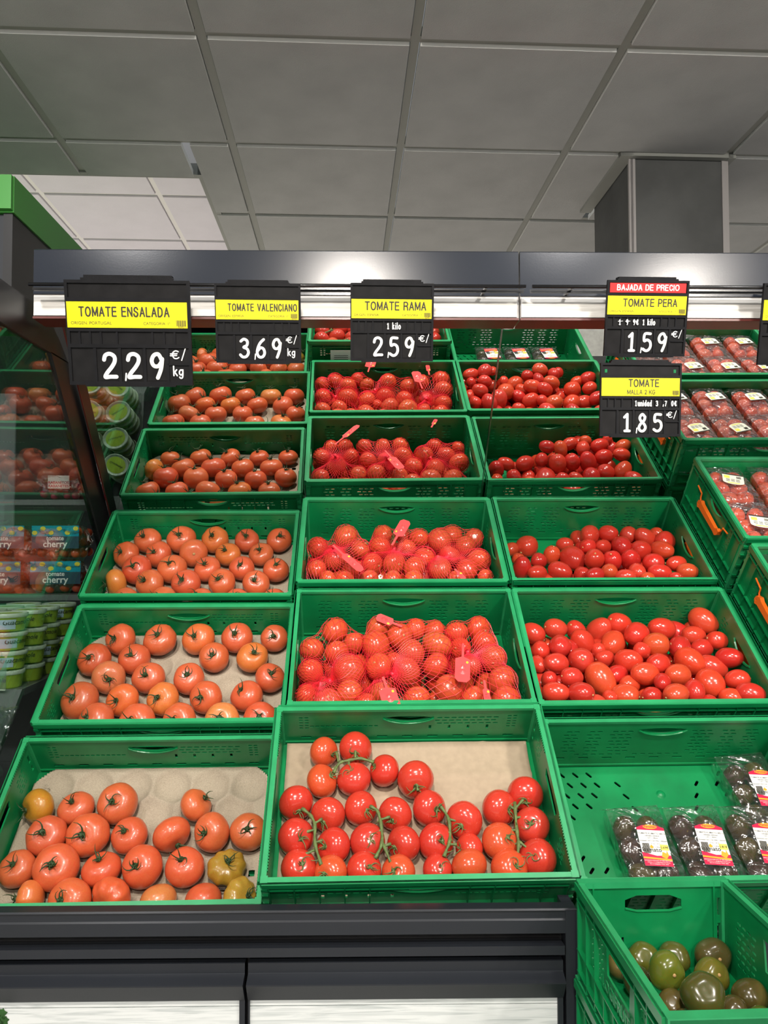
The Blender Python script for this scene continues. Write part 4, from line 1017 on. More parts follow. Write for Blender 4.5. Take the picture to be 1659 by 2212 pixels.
# ------------------------------------------------------------------ packs
def rbox(w_, l_, z0, z1, r_, taper=0, n=5):
    def ring(w0, l0, z): 
        out = []
        for cx_, cy_, a0 in ((w0/2-r_, l0/2-r_, 0), (-w0/2+r_, l0/2-r_, PI/2), (-w0/2+r_, -l0/2+r_, PI), (w0/2-r_, -l0/2+r_, 1.5*PI)):
            for k_ in range(n+1): a = a0+PI/2*k_/n; out.append((cx_+r_*math.cos(a), cy_+r_*math.sin(a), z))
        return out
    return ring
def pack_meshes(kind):
    w_, l_, h_ = .116, .178, .052; ring = rbox(w_, l_, 0, h_, .02); n = 24
    rings = [ring(w_-.022, l_-.022, .001), ring(w_-.014, l_-.014, .006), ring(w_-.004, l_-.004, h_-.006), ring(w_, l_, h_-.004), ring(w_+.004, l_+.004, h_)]
    mb = MB(); vs = [v for q in rings for v in q]; fs = [(i*n+k_, i*n+(k_+1) % n, (i+1)*n+(k_+1) % n, (i+1)*n+k_) for i in range(4) for k_ in range(n)]; fs.append(tuple(range(n))[::-1])
    mb.add(vs, fs); mb.tube([(v[0], v[1], h_) for v in ring(w_+.003, l_+.003, h_)]+[ring(w_+.003, l_+.003, h_)[0]], .0011, 5, cap=False); tray = mb.mesh('plastic_tray', 'tray', True)
    mb = MB(); nx, ny = 14, 20; vs = []; fs = []; rnd = random.Random(5)
    for j in range(ny+1):
        for i in range(nx+1):
            x, y = -1+2*i/nx, -1+2*j/ny; z = h_+.003+.011*(1-x**4)*(1-y**4)+rnd.uniform(-.0012, .0012)
            vs.append((x*(w_/2+.005), y*(l_/2+.008), z))
    for j in range(ny):
        for i in range(nx): a = j*(nx+1)+i; fs.append((a, a+1, a+nx+2, a+nx+1))
    b0 = len(vs); 
    mb.add(vs, fs)
    for sx_ in (-1, 1):
        vs = [(sx_*(w_/2+.005), -1*(l_/2+.006)+(l_+.012)*j/10+rnd.uniform(-.002, .002), z+rnd.uniform(-.001, .001)) for z in (h_+.003, .03, .004) for j in range(11)]
        vs = [(x-(sx_*.007 if z < .02 else 0), y, z) for x, y, z in vs]
        mb.add(vs, [(q*11+j, q*11+j+1, (q+1)*11+j+1, (q+1)*11+j) for q in range(2) for j in range(10)])
    for sy_ in (-1, 1):  # pinched film ends
        vs = []
        for q in range(4):
            for i in range(13):
                x = (-1+2*i/12)*(w_/2+.004)*(1+.05*q); vs.append((x, sy_*(l_/2+.006+.004*q), h_+.002-.006*q+rnd.uniform(-.004, .004)))
        mb.add(vs, [(q*13+i, q*13+i+1, (q+1)*13+i+1, (q+1)*13+i) for q in range(3) for i in range(12)])
    # crease ridges of taut film
    for _ in range(34):
        x0, y0 = rnd.uniform(-.95, .95), rnd.choice((-1, 1))*rnd.uniform(.30, .98); an = rnd.uniform(0, PI); ll = rnd.uniform(.015, .05); pts = []
        for q in range(5):
            t = q/4-.5; x = x0*w_/2+ll*t*math.cos(an); y = y0*l_/2+ll*t*math.sin(an)*1.2
            nx_, ny_ = min(1, abs(x/(w_/2+.005))), min(1, abs(y/(l_/2+.008))); pts.append((max(-w_/2-.004, min(w_/2+.004, x)), max(-l_/2-.006, min(l_/2+.006, y)), h_+.0035+.011*(1-nx_**4)*(1-ny_**4)))
        mb.tube(pts, [.0002, .0006, .0008, .0006, .0002], 4, 1)
    fl = mb.mesh('film', ['film', 'crease'], True, fix=False)
    # label
    parts = []
    z = .0
    lw, lh = .062, .098
    if kind == 'dark':
        parts.append(('label_card', MB().add([(x, y, z) for x, y in ((-lw/2, -lh/2), (lw/2, -lh/2), (lw/2, lh/2-.008), (.016, lh/2-.002), (-.016, lh/2-.002), (-lw/2, lh/2-.008))], [(0, 1, 2, 3, 4, 5)]).mesh('label_card', 'white', fix=False)))
        m = MB()
        m.add([(x, y, .0004) for x, y in ((-lw/2, lh/2-.013), (lw/2, lh/2-.013), (lw/2, lh/2-.007), (.016, lh/2-.001), (-.016, lh/2-.001), (-lw/2, lh/2-.007))], [(0, 1, 2, 3, 4, 5)]); parts.append(('red_header', m.mesh('red_header', 'redl', fix=False))); m = MB()
        m.add([(x, y, .0004) for x, y in ((-lw/2, -lh/2), (lw/2, -lh/2), (lw/2, -lh/2+.026), (0, -lh/2+.024), (-lw/2, -lh/2+.032))], [(0, 1, 2, 3, 4)])
        parts.append(('red_footer', m.mesh('red_footer', 'redl', fix=False)))
        m = MB(); n = 18; m.add([(0, lh/2-.005, .0008)]+[(.016*math.cos(2*PI*i/n), lh/2-.005+.0055*math.sin(2*PI*i/n), .0008) for i in range(n)], [(0, 1+i, 1+(i+1) % n) for i in range(n)])
        m.add([(x, y, .0008) for x, y in ((-lw/2, -lh/2+.017), (lw/2, -lh/2+.013), (lw/2, -lh/2+.017), (-lw/2, -lh/2+.021))], [(0, 1, 2, 3)])
        m.add([(x, y, .0008) for x, y in ((.010, -lh/2+.022), (.014, -lh/2+.034), (.022, -lh/2+.030), (.024, -lh/2+.038), (.027, -lh/2+.026), (.020, -lh/2+.017))], [(0, 1, 2, 3, 4, 5)])
        m.add([(x, y, .0008) for x, y in ((-.010, -lh/2+.041), (-.004, -lh/2+.041), (-.003, -lh/2+.045), (-.007, -lh/2+.050), (-.011, -lh/2+.045))], [(0, 1, 2, 3, 4)])
        parts.append(('orange_print', m.mesh('orange_print', 'oran', fix=False)))
        m = MB(); m.join(text('kumato', .014, .01), T(-.008, -lh/2+.033, .0012)); 
        for q, (tx, yv) in enumerate((('TOMATE KUMATO 385 G', .026), ('ORIGEN: ESPAÑA', .0205), ('CAT: I  40mm', .0155), ('Envasado: 03/11/24  P/N: 1-903304', .0085))): m.join(text(tx, .0054 if q == 0 else .0042, .012), T(0, yv, .0006))
        m.join(text('€/kg  7,00 €', .004), T(.004, .002, .0006)); m.join(text('Peso 0,385kg', .004), T(.002, -.006, .0006))
        for q in range(14): x = -.027+q*.0011; m.add([(x, -.020, .0006), (x+.0006*(1+q % 2), -.020, .0006), (x+.0006*(1+q % 2), .004, .0006), (x, .004, .0006)], [(0, 1, 2, 3)])
        parts.append(('lettering', m.mesh('lettering', 'ink', fix=False)))
        m = MB(); m.add([(.012, -.012, .0006), (.030, -.012, .0006), (.030, .002, .0006), (.012, .002, .0006)], [(0, 1, 2, 3)]); parts.append(('price_patch', m.mesh('price_patch', 'ylab', fix=False)))
        m = MB(); m.join(text('Perichán', .008, .01), T(0, lh/2-.0075, .0014)); parts.append(('brand_lettering', m.mesh('brand_lettering', 'redl', fix=False)))
        m = MB()
        for q, tx in enumerate(('ENVASADO POR S.A.T. Nº 9895 PERICHÁN', 'C/Pareo nº 2, 30180 Mazarrón Murcia', 'R.S. 21.21546/MU  N.R.E. 3044')): m.join(text(tx, .0032), T(0, -lh/2+.011-.004*q, .0012))
        parts.append(('small_print', m.mesh('small_print', 'white', fix=False)))
    else:
        lw, lh = .064, .058
        n = 8; top = [(-lw/2+lw*i/12, lh/2-.003*((i % 2))) for i in range(13)]
        m = MB(); bt = [(lw/2*math.cos(a), -lh/2+.012-.012*math.sin(a)) for a in [PI*i/8 for i in range(9)]]
        parts.append(('label_card', m.add([(x, y, 0) for x, y in bt+[(-lw/2, lh/2-.006), (lw/2, lh/2-.006)]], [tuple(range(11))]).mesh('label_card', 'cream', fix=False)))
        m = MB(); m.box(-lw/2, lw/2, lh/2-.008, lh/2-.0035, .0003, .0006)
        for i in range(12): x = -lw/2+.003+i*.0047; m.box(x, x+.003, lh/2-.0045, lh/2-.002, .0003, .0006)
        for q in range(9): x = .010+q*.0016; m.box(x, x+.0008, .004, .016, .0003, .0006)
        for q in range(9): m.box(-.022+(q % 3)*.015, -.011+(q % 3)*.015, -.004-.005*(q//3), -.0025-.005*(q//3), .0003, .0006)
        parts.append(('lettering', m.mesh('lettering', 'ink', fix=False)))
        m = MB(); m.box(-lw/2+.005, -lw/2+.022, .002, .016, .0002, .0005); m.box(-.018, .018, -.024, -.020, .0003, .0006); parts.append(('price_patch', m.mesh('price_patch', 'ylab', fix=False)))
    return tray, fl, parts
PP = ['rear left', 'rear right', 'middle left', 'middle right', 'front left', 'front right']
PK = {'dark': pack_meshes('dark'), 'red': pack_meshes('red')}
NT = {}
def text_cached(s_, size):
    if (s_, size) not in NT:
        mb = MB(); mb.join(text(s_, size, .02)); NT[(s_, size)] = mb.mesh('price_lettering', 'ink', fix=False)
    return NT[(s_, size)]
def pack(key, lx, ly, lz, rot, kind, label, grp, price=None, toms=True, tomlab='', lrot=0, loff=(0, 0), tilt=0):
    mw = CRATES[key]['mw'] @ T(lx, ly, lz) @ Matrix.Rotation(R(rot), 4, 'Z') @ Matrix.Rotation(R(tilt), 4, 'X')
    r_ = empty('tomato_pack', mw, label, 'pack', grp)
    tr, fl, parts = PK[kind]
    mobj('plastic_tray', tr, None, r_); mobj('film', fl, None, r_)
    base = None
    ML = T(loff[0], loff[1], .0685) @ Matrix.Rotation(R(lrot), 4, 'Z')
    for nm, me in parts:
        if base is None: base = mobj('label_card', me, None, r_, ML)
        else: mobj(nm, me, None, base)
    if price: mobj('price_lettering', text_cached(price, .0075), None, base, T(.021, -.0078, .001))
    if toms:
        rr = .0295
        for q, (x, y) in enumerate(((-.027, .055), (.027, .052), (-.028, 0), (.027, -.002), (-.026, -.056), (.028, -.055))):
            p = mw @ Vector((x+random.uniform(-.002, .002), y+random.uniform(-.003, .003), .0325))
            if kind == 'dark':
                c_ = random.choice(((.040, .026, .012), (.05, .042, .010), (.038, .020, .012), (.062, .055, .012)))
                put_fruit('dark_tomato', random.choice(KUM), p, rr*random.uniform(.94, 1.02), (random.uniform(-1, 1), random.uniform(-1, 1), random.uniform(-1, 1)), 0, c_, 'small brown-green tomato, '+PP[q]+' one inside the '+tomlab, 'tomato', 'dark tomatoes inside film packs')
            else:
                put_fruit('packed_tomato', random.choice(PEAR[3:]+ROUND), p, rr*random.uniform(.92, 1.0), (random.uniform(-1, 1), random.uniform(-1, 1), .1), 0, jit((.80, .105, .05), .12), 'red tomato, '+PP[q]+' one inside the '+tomlab, 'tomato', 'red tomatoes inside film packs')
DG = 'film packs of dark tomatoes'
ZB = .0165
for q, (u, v, rot, pr, nm) in enumerate(((1402, 1822, 4, '2.69€', 'leftmost'), (1518, 1818, 3, '2.81€', 'second'), (1628, 1818, 2, '2.91€', 'third'))):
    p = ray_local('R6', u, v, .08)
    if q == 0: p0 = p.copy()
    pack('R6', p0.x-.004+q*.1335, p0.y, ZB, rot, 'dark', 'clear film pack of dark tomatoes, '+nm+' along the front of the right front crate', DG, pr, True, nm+' front dark pack', -8, (.012, -.008))
p = ray_local('R6', 1665, 1690, .09)
pack('R6', min(.215, p.x+.0), .085, ZB+.0, 6, 'dark', 'clear film pack of dark tomatoes at the back right of the right front crate', DG, '2.75€', True, 'rear dark pack', -10, (.014, -.01))
PG = 'film packs of red tomatoes'
for key in ('P4', 'P5'):
    for j in range(2):
        for i in range(4):
            nm = ORD[i]+' '+('rear' if j else 'front')+' pack of the '+('upper' if key == 'P4' else 'lower')+' clipped crate'
            if j == 0 or 1:
                pack(key, -.217+i*.145+random.uniform(-.003, .003), -.095+j*.19, .104+random.uniform(0, .003), random.uniform(-3, 3), 'red', 'film packed red tomatoes, '+ORD[i]+' from left in '+('rear' if j else 'front')+' row, '+('upper' if key == 'P4' else 'lower')+' clipped crate', PG, None, True,
                     nm, -12+random.uniform(-6, 6), (.006, -.012 if j == 0 else .01), 0)
                # pack of the layer below
                pack(key, -.217+i*.145, -.095+j*.19, ZB, 0, 'red', 'hidden film pack of the lower layer in the '+('upper' if key == 'P4' else 'lower')+' clipped crate', 'lower layer packs in '+key[:1].lower()+'acked crates' if 0 else 'lower layer of film packs', None, True, 'lower layer pack of the '+('upper' if key == 'P4' else 'lower')+' clipped crate')
# loose dark tomatoes in the half crate
KL = [(600, 690, 250, 275), (865, 690, 270, 255), (1180, 670, 320, 265), (830, 835, 290, 305), (1200, 860, 290, 285), (1128, 1020, 340, 360), (880, 1105, 270, 255), (1530, 1030, 310, 270), (1385, 1160, 270, 230), (1600, 1235, 260, 230), (985, 1245, 250, 220), (470, 770, 220, 230), (590, 905, 240, 250)]
ps = []
for it in KL:
    p = ray_local('K', 1220+it[0]/3.779, 1880+it[1]/3.779, .05); pw = CRATES['K']['mw'] @ p; r0 = (it[2]+it[3])/4/3.779/F_PX*depth(pw)
    p = ray_local('K', 1220+it[0]/3.779, 1880+it[1]/3.779, .017+r0*(1.0 if it[0] not in (830, 1128) else 1.9)); ps.append([p, r0*.97, 1.0, it, None])
relax(ps, 'K', 25)
KC = [(.115, .125, .02), (.10, .105, .022), (.10, .085, .03), (.14, .17, .022), (.17, .155, .025), (.085, .085, .022), (.16, .12, .04), (.10, .08, .025), (.095, .07, .025), (.11, .15, .018), (.085, .065, .02), (.17, .13, .05), (.085, .065, .03)]
KC = [tuple(q*f for q, f in zip(c_, (.62, .78, .62))) for c_ in KC]
KLB = ['dark green tomato at the back left of the half crate', 'dark green tomato with a reddish crease at the back centre of the half crate', 'large puckered brown-green tomato at the back right of the half crate', 'bright olive tomato left of centre in the half crate',
       'olive tomato with a yellowish scarred top, right of centre', 'largest dark tomato with a pinkish crease, centre of the half crate', 'pinkish olive tomato near the front left of the half crate', 'brown-green tomato at the right edge of the half crate',
       'small brownish tomato at the front right of the half crate', 'bright green tomato in the front right corner of the half crate', 'brown-green tomato at the very front left of the half crate', 'pale olive tomato against the left wall, farther back', 'dark tomato against the left wall, seen through its opening']
for i, p in enumerate(ps):
    pw = CRATES['K']['mw'] @ p[0]
    put_fruit('dark_green_tomato', KUM[1] if i in (2, 4, 5) else random.choice(KUM), pw, p[1], img_axis(random.uniform(-.4, .4), random.uniform(-.8, -.2)), random.random()*6, KC[i], KLB[i], 'tomato', 'loose dark tomatoes in the half crate', cap=SC[.80] if i in (2, 3, 4) else None, capname='stem_scar')

# ------------------------------------------------------------------ price signs
G = {  # strokes in a 0..1 x 0..1.6 cell
 '1': [[(.25, 1.25), (.55, 1.52), (.55, .08)], [(.3, .06), (.8, .06)]],
 '2': [[(.1, 1.15), (.2, 1.42), (.5, 1.52), (.8, 1.36), (.82, 1.05), (.6, .7), (.28, .35), (.14, .08), (.5, .1), (.9, .1)]],
 '3': [[(.15, 1.35), (.45, 1.52), (.78, 1.36), (.74, 1.02), (.42, .86), (.76, .72), (.88, .4), (.66, .1), (.32, .06), (.08, .24)]],
 '5': [[(.82, 1.5), (.24, 1.48), (.2, .9), (.5, .98), (.8, .82), (.88, .45), (.7, .14), (.4, .05), (.1, .2)]],
 '6': [[(.78, 1.5), (.42, 1.2), (.16, .7), (.14, .3), (.36, .06), (.68, .1), (.86, .4), (.74, .74), (.46, .82), (.2, .6)]],
 '7': [[(.12, 1.46), (.86, 1.46), (.56, .8), (.36, .05)]],
 '8': [[(.76, 1.3), (.5, 1.52), (.24, 1.28), (.3, 1.0), (.68, .66), (.82, .34), (.6, .06), (.3, .08), (.14, .34), (.3, .66), (.66, .98), (.76, 1.3)]],
 '9': [[(.82, 1.1), (.6, 1.5), (.28, 1.44), (.12, 1.1), (.26, .8), (.56, .78), (.8, 1.06), (.84, 1.2), (.74, .6), (.5, .05)]],
 '0': [[(.5, 1.5), (.2, 1.2), (.14, .7), (.3, .14), (.56, .06), (.82, .4), (.86, 1.0), (.7, 1.4), (.5, 1.5)]],
 ',': [[(.1, .42), (-.02, -.06)]],
 '€': [[(.9, 1.35), (.6, 1.5), (.3, 1.2), (.25, .7), (.4, .2), (.7, .1), (.95, .3)], [(.02, .95), (.75, 1.0)], [(.0, .62), (.7, .66)]],
 '/': [[(.75, 1.7), (.1, -.1)]],
 '-': [[(0, .8), (1, .95)]]}
F = {'A': (1.0, 's', [[(0, 0), (.5, 1.5), (1, 0)], [(.18, .5), (.82, .5)]]), 'B': (.95, 'm', [[(0, 0), (0, 1.5)], [(0, 1.5), (.6, 1.48), (.78, 1.15), (.6, .82), (0, .8)], [(.5, .8), (.85, .68), (.88, .25), (.6, .02), (0, 0)]]),
 'C': (1.0, 'c', [[(.95, 1.15), (.75, 1.42), (.45, 1.5), (.12, 1.2), (.05, .75), (.12, .3), (.45, 0), (.75, .08), (.95, .4)]]), 'D': (1.0, 'm', [[(0, 0), (0, 1.5)], [(0, 1.5), (.5, 1.48), (.85, 1.2), (.92, .75), (.85, .3), (.5, .02), (0, 0)]]),
 'E': (.88, 's', [[(.85, 1.5), (0, 1.5), (0, 0), (.88, 0)], [(0, .8), (.8, .8)]]), 'G': (1.05, 'c', [[(.95, 1.2), (.75, 1.44), (.45, 1.5), (.12, 1.2), (.05, .75), (.12, .3), (.45, 0), (.8, .1), (.98, .4), (.98, .7), (.6, .7)]]),
 'I': (.05, 's', [[(0, 0), (0, 1.5)]]), 'J': (.75, 'c', [[(.7, 1.5), (.7, .9), (.68, .3), (.4, 0), (.1, .12), (.02, .4)]]), 'K': (.95, 's', [[(0, 0), (0, 1.5)], [(.9, 1.5), (0, .55)], [(.35, .9), (.95, 0)]]),
 'L': (.8, 's', [[(0, 1.5), (0, 0), (.8, 0)]]), 'M': (1.15, 's', [[(0, 0), (0, 1.5), (.57, .15), (1.15, 1.5), (1.15, 0)]]), 'N': (.95, 's', [[(0, 0), (0, 1.5), (.95, 0), (.95, 1.5)]]),
 'O': (1.15, 'c', [[(.57, 1.5), (.2, 1.32), (.02, .75), (.2, .18), (.57, 0), (.94, .18), (1.12, .75), (.94, 1.32), (.57, 1.5)]]), 'P': (.9, 'm', [[(0, 0), (0, 1.5)], [(0, 1.5), (.6, 1.48), (.86, 1.25), (.86, .92), (.6, .7), (0, .68)]]),
 'R': (.95, 'm', [[(0, 0), (0, 1.5)], [(0, 1.5), (.65, 1.48), (.86, 1.25), (.86, .98), (.6, .78), (0, .76)], [(.55, .76), (.82, .55), (.92, 0)]]), 'S': (.95, 'c', [[(.88, 1.15), (.7, 1.45), (.35, 1.47), (.1, 1.2), (.2, .9), (.7, .68), (.9, .4), (.72, .06), (.35, 0), (.1, .12), (.02, .42)]]),
 'T': (1.0, 's', [[(0, 1.5), (1, 1.5)], [(.5, 1.5), (.5, 0)]]), 'V': (1.0, 's', [[(0, 1.5), (.5, 0), (1, 1.5)]]), ' ': (.4, 's', []),
 'a': (.65, 'c', [[(.6, .95), (.3, 1.02), (.04, .7), (.06, .25), (.3, .0), (.6, .3)], [(.62, 1.0), (.6, .5), (.68, 0)]]), 'd': (.65, 'c', [[(.6, .8), (.3, 1.0), (.04, .7), (.06, .25), (.3, .0), (.6, .25)], [(.62, 1.6), (.6, .5), (.66, 0)]]),
 'g': (.65, 'c', [[(.6, .85), (.3, 1.0), (.04, .7), (.06, .3), (.3, .12), (.58, .35)], [(.62, 1.0), (.6, .2), (.5, -.35), (.2, -.42), (.05, -.25)]]), 'i': (.1, 's', [[(.05, 0), (.05, 1.0)], [(.05, 1.4), (.05, 1.42)]]),
 'k': (.6, 's', [[(0, 0), (0, 1.6)], [(.5, 1.0), (0, .45)], [(.15, .62), (.58, 0)]]), 'l': (.1, 's', [[(.05, 0), (.05, 1.6)]]), 'n': (.6, 'c', [[(0, 0), (0, .95)], [(0, .6), (.2, .98), (.5, .9), (.58, .4), (.58, 0)]]),
 'o': (.7, 'c', [[(.35, 1.0), (.05, .75), (.05, .25), (.35, 0), (.65, .25), (.65, .75), (.35, 1.0)]]), 'u': (.6, 'c', [[(0, 1.0), (.02, .35), (.25, 0), (.52, .25), (.58, 1.0)], [(.58, 1.0), (.6, 0)]])}
for ch_ in '0123579,€-/': F[ch_] = ({'1': .6, ',': .2, '-': .6, '/': .7}.get(ch_, .85), 'c', [[(x*.85, y*.94) for x, y in l] for l in []])
def word(mb, txt, x, y, h, th, mi=0, z=0, sx=.82, gap=.30, align='c'):
    sc = h/1.5; adv = []
    for ch in txt: adv.append((.85 if ch in G and ch not in F or ch in '0123579€' else .2 if ch == ',' else F[ch][0])*sc*sx+gap*sc)
    X = x-(sum(adv)-gap*sc)/2 if align == 'c' else x
    for ch, a_ in zip(txt, adv):
        if ch in '0123456789,€/-': stroke(mb, ch, X, y, h, th, mi, sc*sx*.85, z)
        else:
            w_, kd, ls = F[ch]
            for li, l in enumerate(ls):
                G['~'] = [l]; stroke(mb, '~', X, y, h*1.6/1.5, th, mi, sc*sx, z, straight=(kd == 's' or (kd == 'm' and li == 0)))
        X += a_
def stroke(mb, ch, x, y, h, th, mi=0, wd=None, z=0, straight=None):
    s_ = h/1.6; wx = wd or s_
    for line in G[ch]:
        P_ = [Vector((x+px*wx, y+py*s_, 0)) for px, py in line]
        if len(P_) > 2:
            Q = []
            for i in range(len(P_)-1):
                p0, p1, p2, p3 = P_[max(0, i-1)], P_[i], P_[i+1], P_[min(len(P_)-1, i+2)]
                for q in range(5):
                    t = q/5; Q.append(.5*((2*p1)+(p2-p0)*t+(2*p0-5*p1+4*p2-p3)*t*t+(3*p1-p0-3*p2+p3)*t**3))
            Q.append(P_[-1]); P_ = (P_ if straight else Q) if straight is not None else (Q if ch not in '17/' else P_)
        n = 10
        for k_, p in enumerate(P_):
            zz = z+.00002*k_
            mb.add([(p.x+th/2*math.cos(2*PI*i/n), p.y+th/2*math.sin(2*PI*i/n), zz) for i in range(n)], [tuple(range(n))], mi)
            if k_:
                o_ = P_[k_-1]; d = p-o_
                if d.length > 1e-7:
                    d.normalize(); q = Vector((-d.y, d.x, 0))*th/2
                    mb.add([(o_.x-q.x, o_.y-q.y, zz-.00001), (p.x-q.x, p.y-q.y, zz-.00001), (p.x+q.x, p.y+q.y, zz-.00001), (o_.x+q.x, o_.y+q.y, zz-.00001)], [(0, 1, 2, 3)], mi)
def sign(W, H, name, tl, top, digits, small=None, kg=True, origin='ORIGEN: ESPAÑA', red=False, sub=None, label='', a=12, texscale=1.0, tx=.58, strike=False, holes=False, wsx=1):
    """tl: pixel of the top-left corner, at rail depth"""
    d = ray(*tl); t = 1.862/d.y; p = CAMP+d*t
    mw = Matrix.Translation(p) @ Matrix.Rotation(R(90+a), 4, 'X')
    r_ = empty('price_sign', mw, label, 'sign')
    def bx(x0, x1, y0, y1, z0, z1, m=None): m.box(x0*W, x1*W, -y1*H, -y0*H, z0, z1)
    m = MB(); bx(0, 1, .0, 1, -.004, 0, m); m.obj('backplate', 'blackin', r_)
    m = MB(); f = .004
    for (x0, x1, y0, y1) in ((0, .025, 0, 1), (.975, 1, 0, 1), (.025, .975, 0, .03), (.025, .975, .965, 1), (.025, .975, .165, .2), (.025, .975, .455, .485), (.025, .975, .605, .640)): bx(x0, x1, y0, y1, 0, f, m)
    cells = [.10, .185, .27, .40, .685, .78, .865]
    for c_ in cells: bx(c_-.008, c_+.008, .485, .605, 0, .003, m)
    for c_ in (.215, .415, .615, .80): bx(c_-.012, c_+.012, .640, .965, 0, .003, m)
    bx(.80, .975, .79, .805, 0, .003, m)
    bx(.13, .86, 1.0, 1.015, -.004, f, m); bx(.13, .87, -.022, 0.0, -.006, .001, m)
    m.obj('frame', 'black', r_)
    m = MB(); bx(.15, .2, -.05, 0, -.03, -.024, m); bx(.8, .85, -.05, 0, -.03, -.024, m); bx(.15, .85, -.05, -.02, -.026, -.004, m); m.obj('rail_hook', 'black', r_)
    y0, y1 = (.205, .45) if not red else (.205, .45)
    m = MB(); bx(.012, .975, y0, y1, f*.3, f+.0012, m); yc = m.obj('yellow_card', 'yellow', r_)
    zt = f+.0016
    m = MB(); ch_ = .098*H*min(1, texscale*1.15) if not sub else .092*H; word(m, top, tx*W, -(y0+(.135 if not sub else .115))*H, ch_, ch_*.17, 0, zt, sx=.80*wsx, gap=.36)
    if sub: word(m, sub, .5*W, -(y1-.025)*H, .058*H, .0085*H, 0, zt, sx=.85)
    else:
        m.join(text(origin, .042*H, .0, 'LEFT'), T(.04*W, -(y1-.03)*H, zt)); m.join(text('CATEGORÍA: 1ª', .038*H, .0, 'LEFT'), T(.62*W, -(y1-.03)*H, zt))
    for q in range(13): x = .885*W+q*.0062*W; m.box(x, x+.003*W*(1+(q*7 % 3)*.3), -(y1-.02)*H, -(y1-.075)*H, zt-.0003, zt)
    m.join(text('60457', .03*H), T(.93*W, -(y1-.003)*H, zt))
    mobj('lettering', m.mesh('lettering', 'ink', fix=False), None, yc)
    if red:
        m = MB(); bx(.035, .965, .035, .16, f*.2, f*.6, m); rc = m.obj('red_card', 'redcard', r_)
        m = MB(); word(m, 'BAJADA DE PRECIO', .5*W, -.128*H, .068*H, .0135*H, 0, f*.6+.0006, sx=.92, gap=.42); mobj('lettering', m.mesh('lettering', 'white', fix=False), None, rc)
    if holes:
        m = MB()
        for x in (.07, .92):
            m.box(x*W-.003, x*W+.003, -.13*H, -.085*H, .0003, .0007)
        m.obj('slot', 'green', r_)
    m = MB(); dh = .245*H; zz = .002
    for q, ch in enumerate(digits):
        x = (.262 if q == 0 else .455 if q == 1 else .645)*W; wd = .125*W
        m.box(x-.012*W, x+.142*W, -.955*H, -.648*H, .0005, .0009, 2)
        stroke(m, ch, x+.012*W, -.935*H, dh*1.02, .032*W, 0 if q < 2 else 1, wd*.95, zz)
    if digits: stroke(m, ',', .455*W, -.945*H, dh*.9, .013*W, 0, .05*W, zz+.0001)
    stroke(m, '€', .825*W, -.745*H, .085*H, .010*W, 0, .072*W, zz); stroke(m, '/', .91*W, -.75*H, .10*H, .009*W, 0, .05*W, zz)
    if kg: word(m, 'kg', .885*W, -.905*H, .085*H, .014*H, 0, zz+.0002, sx=1.0, gap=.35)
    if small: 
        for (s_, x, sc_) in small: word(m, s_, x*W, -.585*H, .076*H*sc_, .0125*H, 0, .0036, sx=.66, gap=.34)
    if strike:
        for x in (.185, .275, .37): stroke(m, '-', x*W-.03*W, -.565*H, .05*H, .006*W, 0, .055*W, .0037)
    mobj('price_digits', m.mesh('price_digits', ['white', 'cream', 'blackin'], fix=False), None, r_)
    return r_
k_ = 1.862/1664.5
sign(268*k_, .250, 'a', (138, 604), 'TOMATE ENSALADA', '229', origin='ORIGEN: PORTUGAL', label='large black price sign reading TOMATE ENSALADA 2,29, leftmost on the rail', texscale=.74, tx=.47, wsx=.92)
sign(186*k_, .189, 'b', (463, 612), 'TOMATE VALENCIANO', '369', label='black price sign reading TOMATE VALENCIANO 3,69, second on the rail', texscale=.74, tx=.555, wsx=.82)
sign(183*k_, .187, 'c', (757, 611), 'TOMATE RAMA', '259', small=[('1 kilo', .52, 1)], kg=False, label='black price sign reading TOMATE RAMA 2,59, third on the rail', texscale=.9, tx=.54)
sign(184*k_, .184, 'd', (1312, 605), 'TOMATE PERA', '159', small=[('1', .175, .95), ('9', .265, .95), ('9€', .37, .95), ('1 kilo', .53, .95)], kg=False, red=True, label='black price sign with red strip reading BAJADA DE PRECIO, TOMATE PERA 1,59', texscale=.82, tx=.53, strike=True)
sign(181*k_, .180, 'e', (1297, 784), 'TOMATE', '185', small=[('1unidad', .53, .95), ('3', .70, .95), (',7', .80, .95), ('0€', .91, .95)], kg=False, sub='MALLA 2 KG', label='black price sign reading TOMATE MALLA 2 KG 1,85, hanging under the pear tomato sign', texscale=.78, tx=.53, holes=True, a=5)
sign(184*k_, .200, 'f', (1650, 612), '', '', kg=False, label='black price sign cut by the right edge of the photo', texscale=.8)

# crate labels
def paper_label(key, x0, x1, z0, z1, txt, back=False):
    m = MB(); m.box(x0, x1, -.2095, -.2085, z0, z1); o = m.obj('paper_label', 'white', CRATES[key]['root'], Matrix.Rotation(PI, 4, 'Z') if back else None)
    t = MB(); w_ = x1-x0; t.join(text(txt, .012), T(x0+w_*.68, -(0), 0)); 
    for q in range(3): t.box(x0+w_*.5, x0+w_*.9, -.009*(q+1), -.009*(q+1)+.0022, 0, .0001)
    for q in range(4): t.box(x0+w_*.06, x0+w_*.34, .004-.009*q, .0062-.009*q, 0, .0001)
    mobj('lettering', t.mesh('lettering', 'ink', fix=False), None, o, T(0, -.2101, z1-.017) @ Matrix.Rotation(PI/2, 4, 'X'))
paper_label('L5', .06, .21, .052, .098, 'TOMATE ENSALADA')
paper_label('L4', .06, .21, .052, .098, '')
paper_label('M6', .06, .21, .055, .10, '', True)

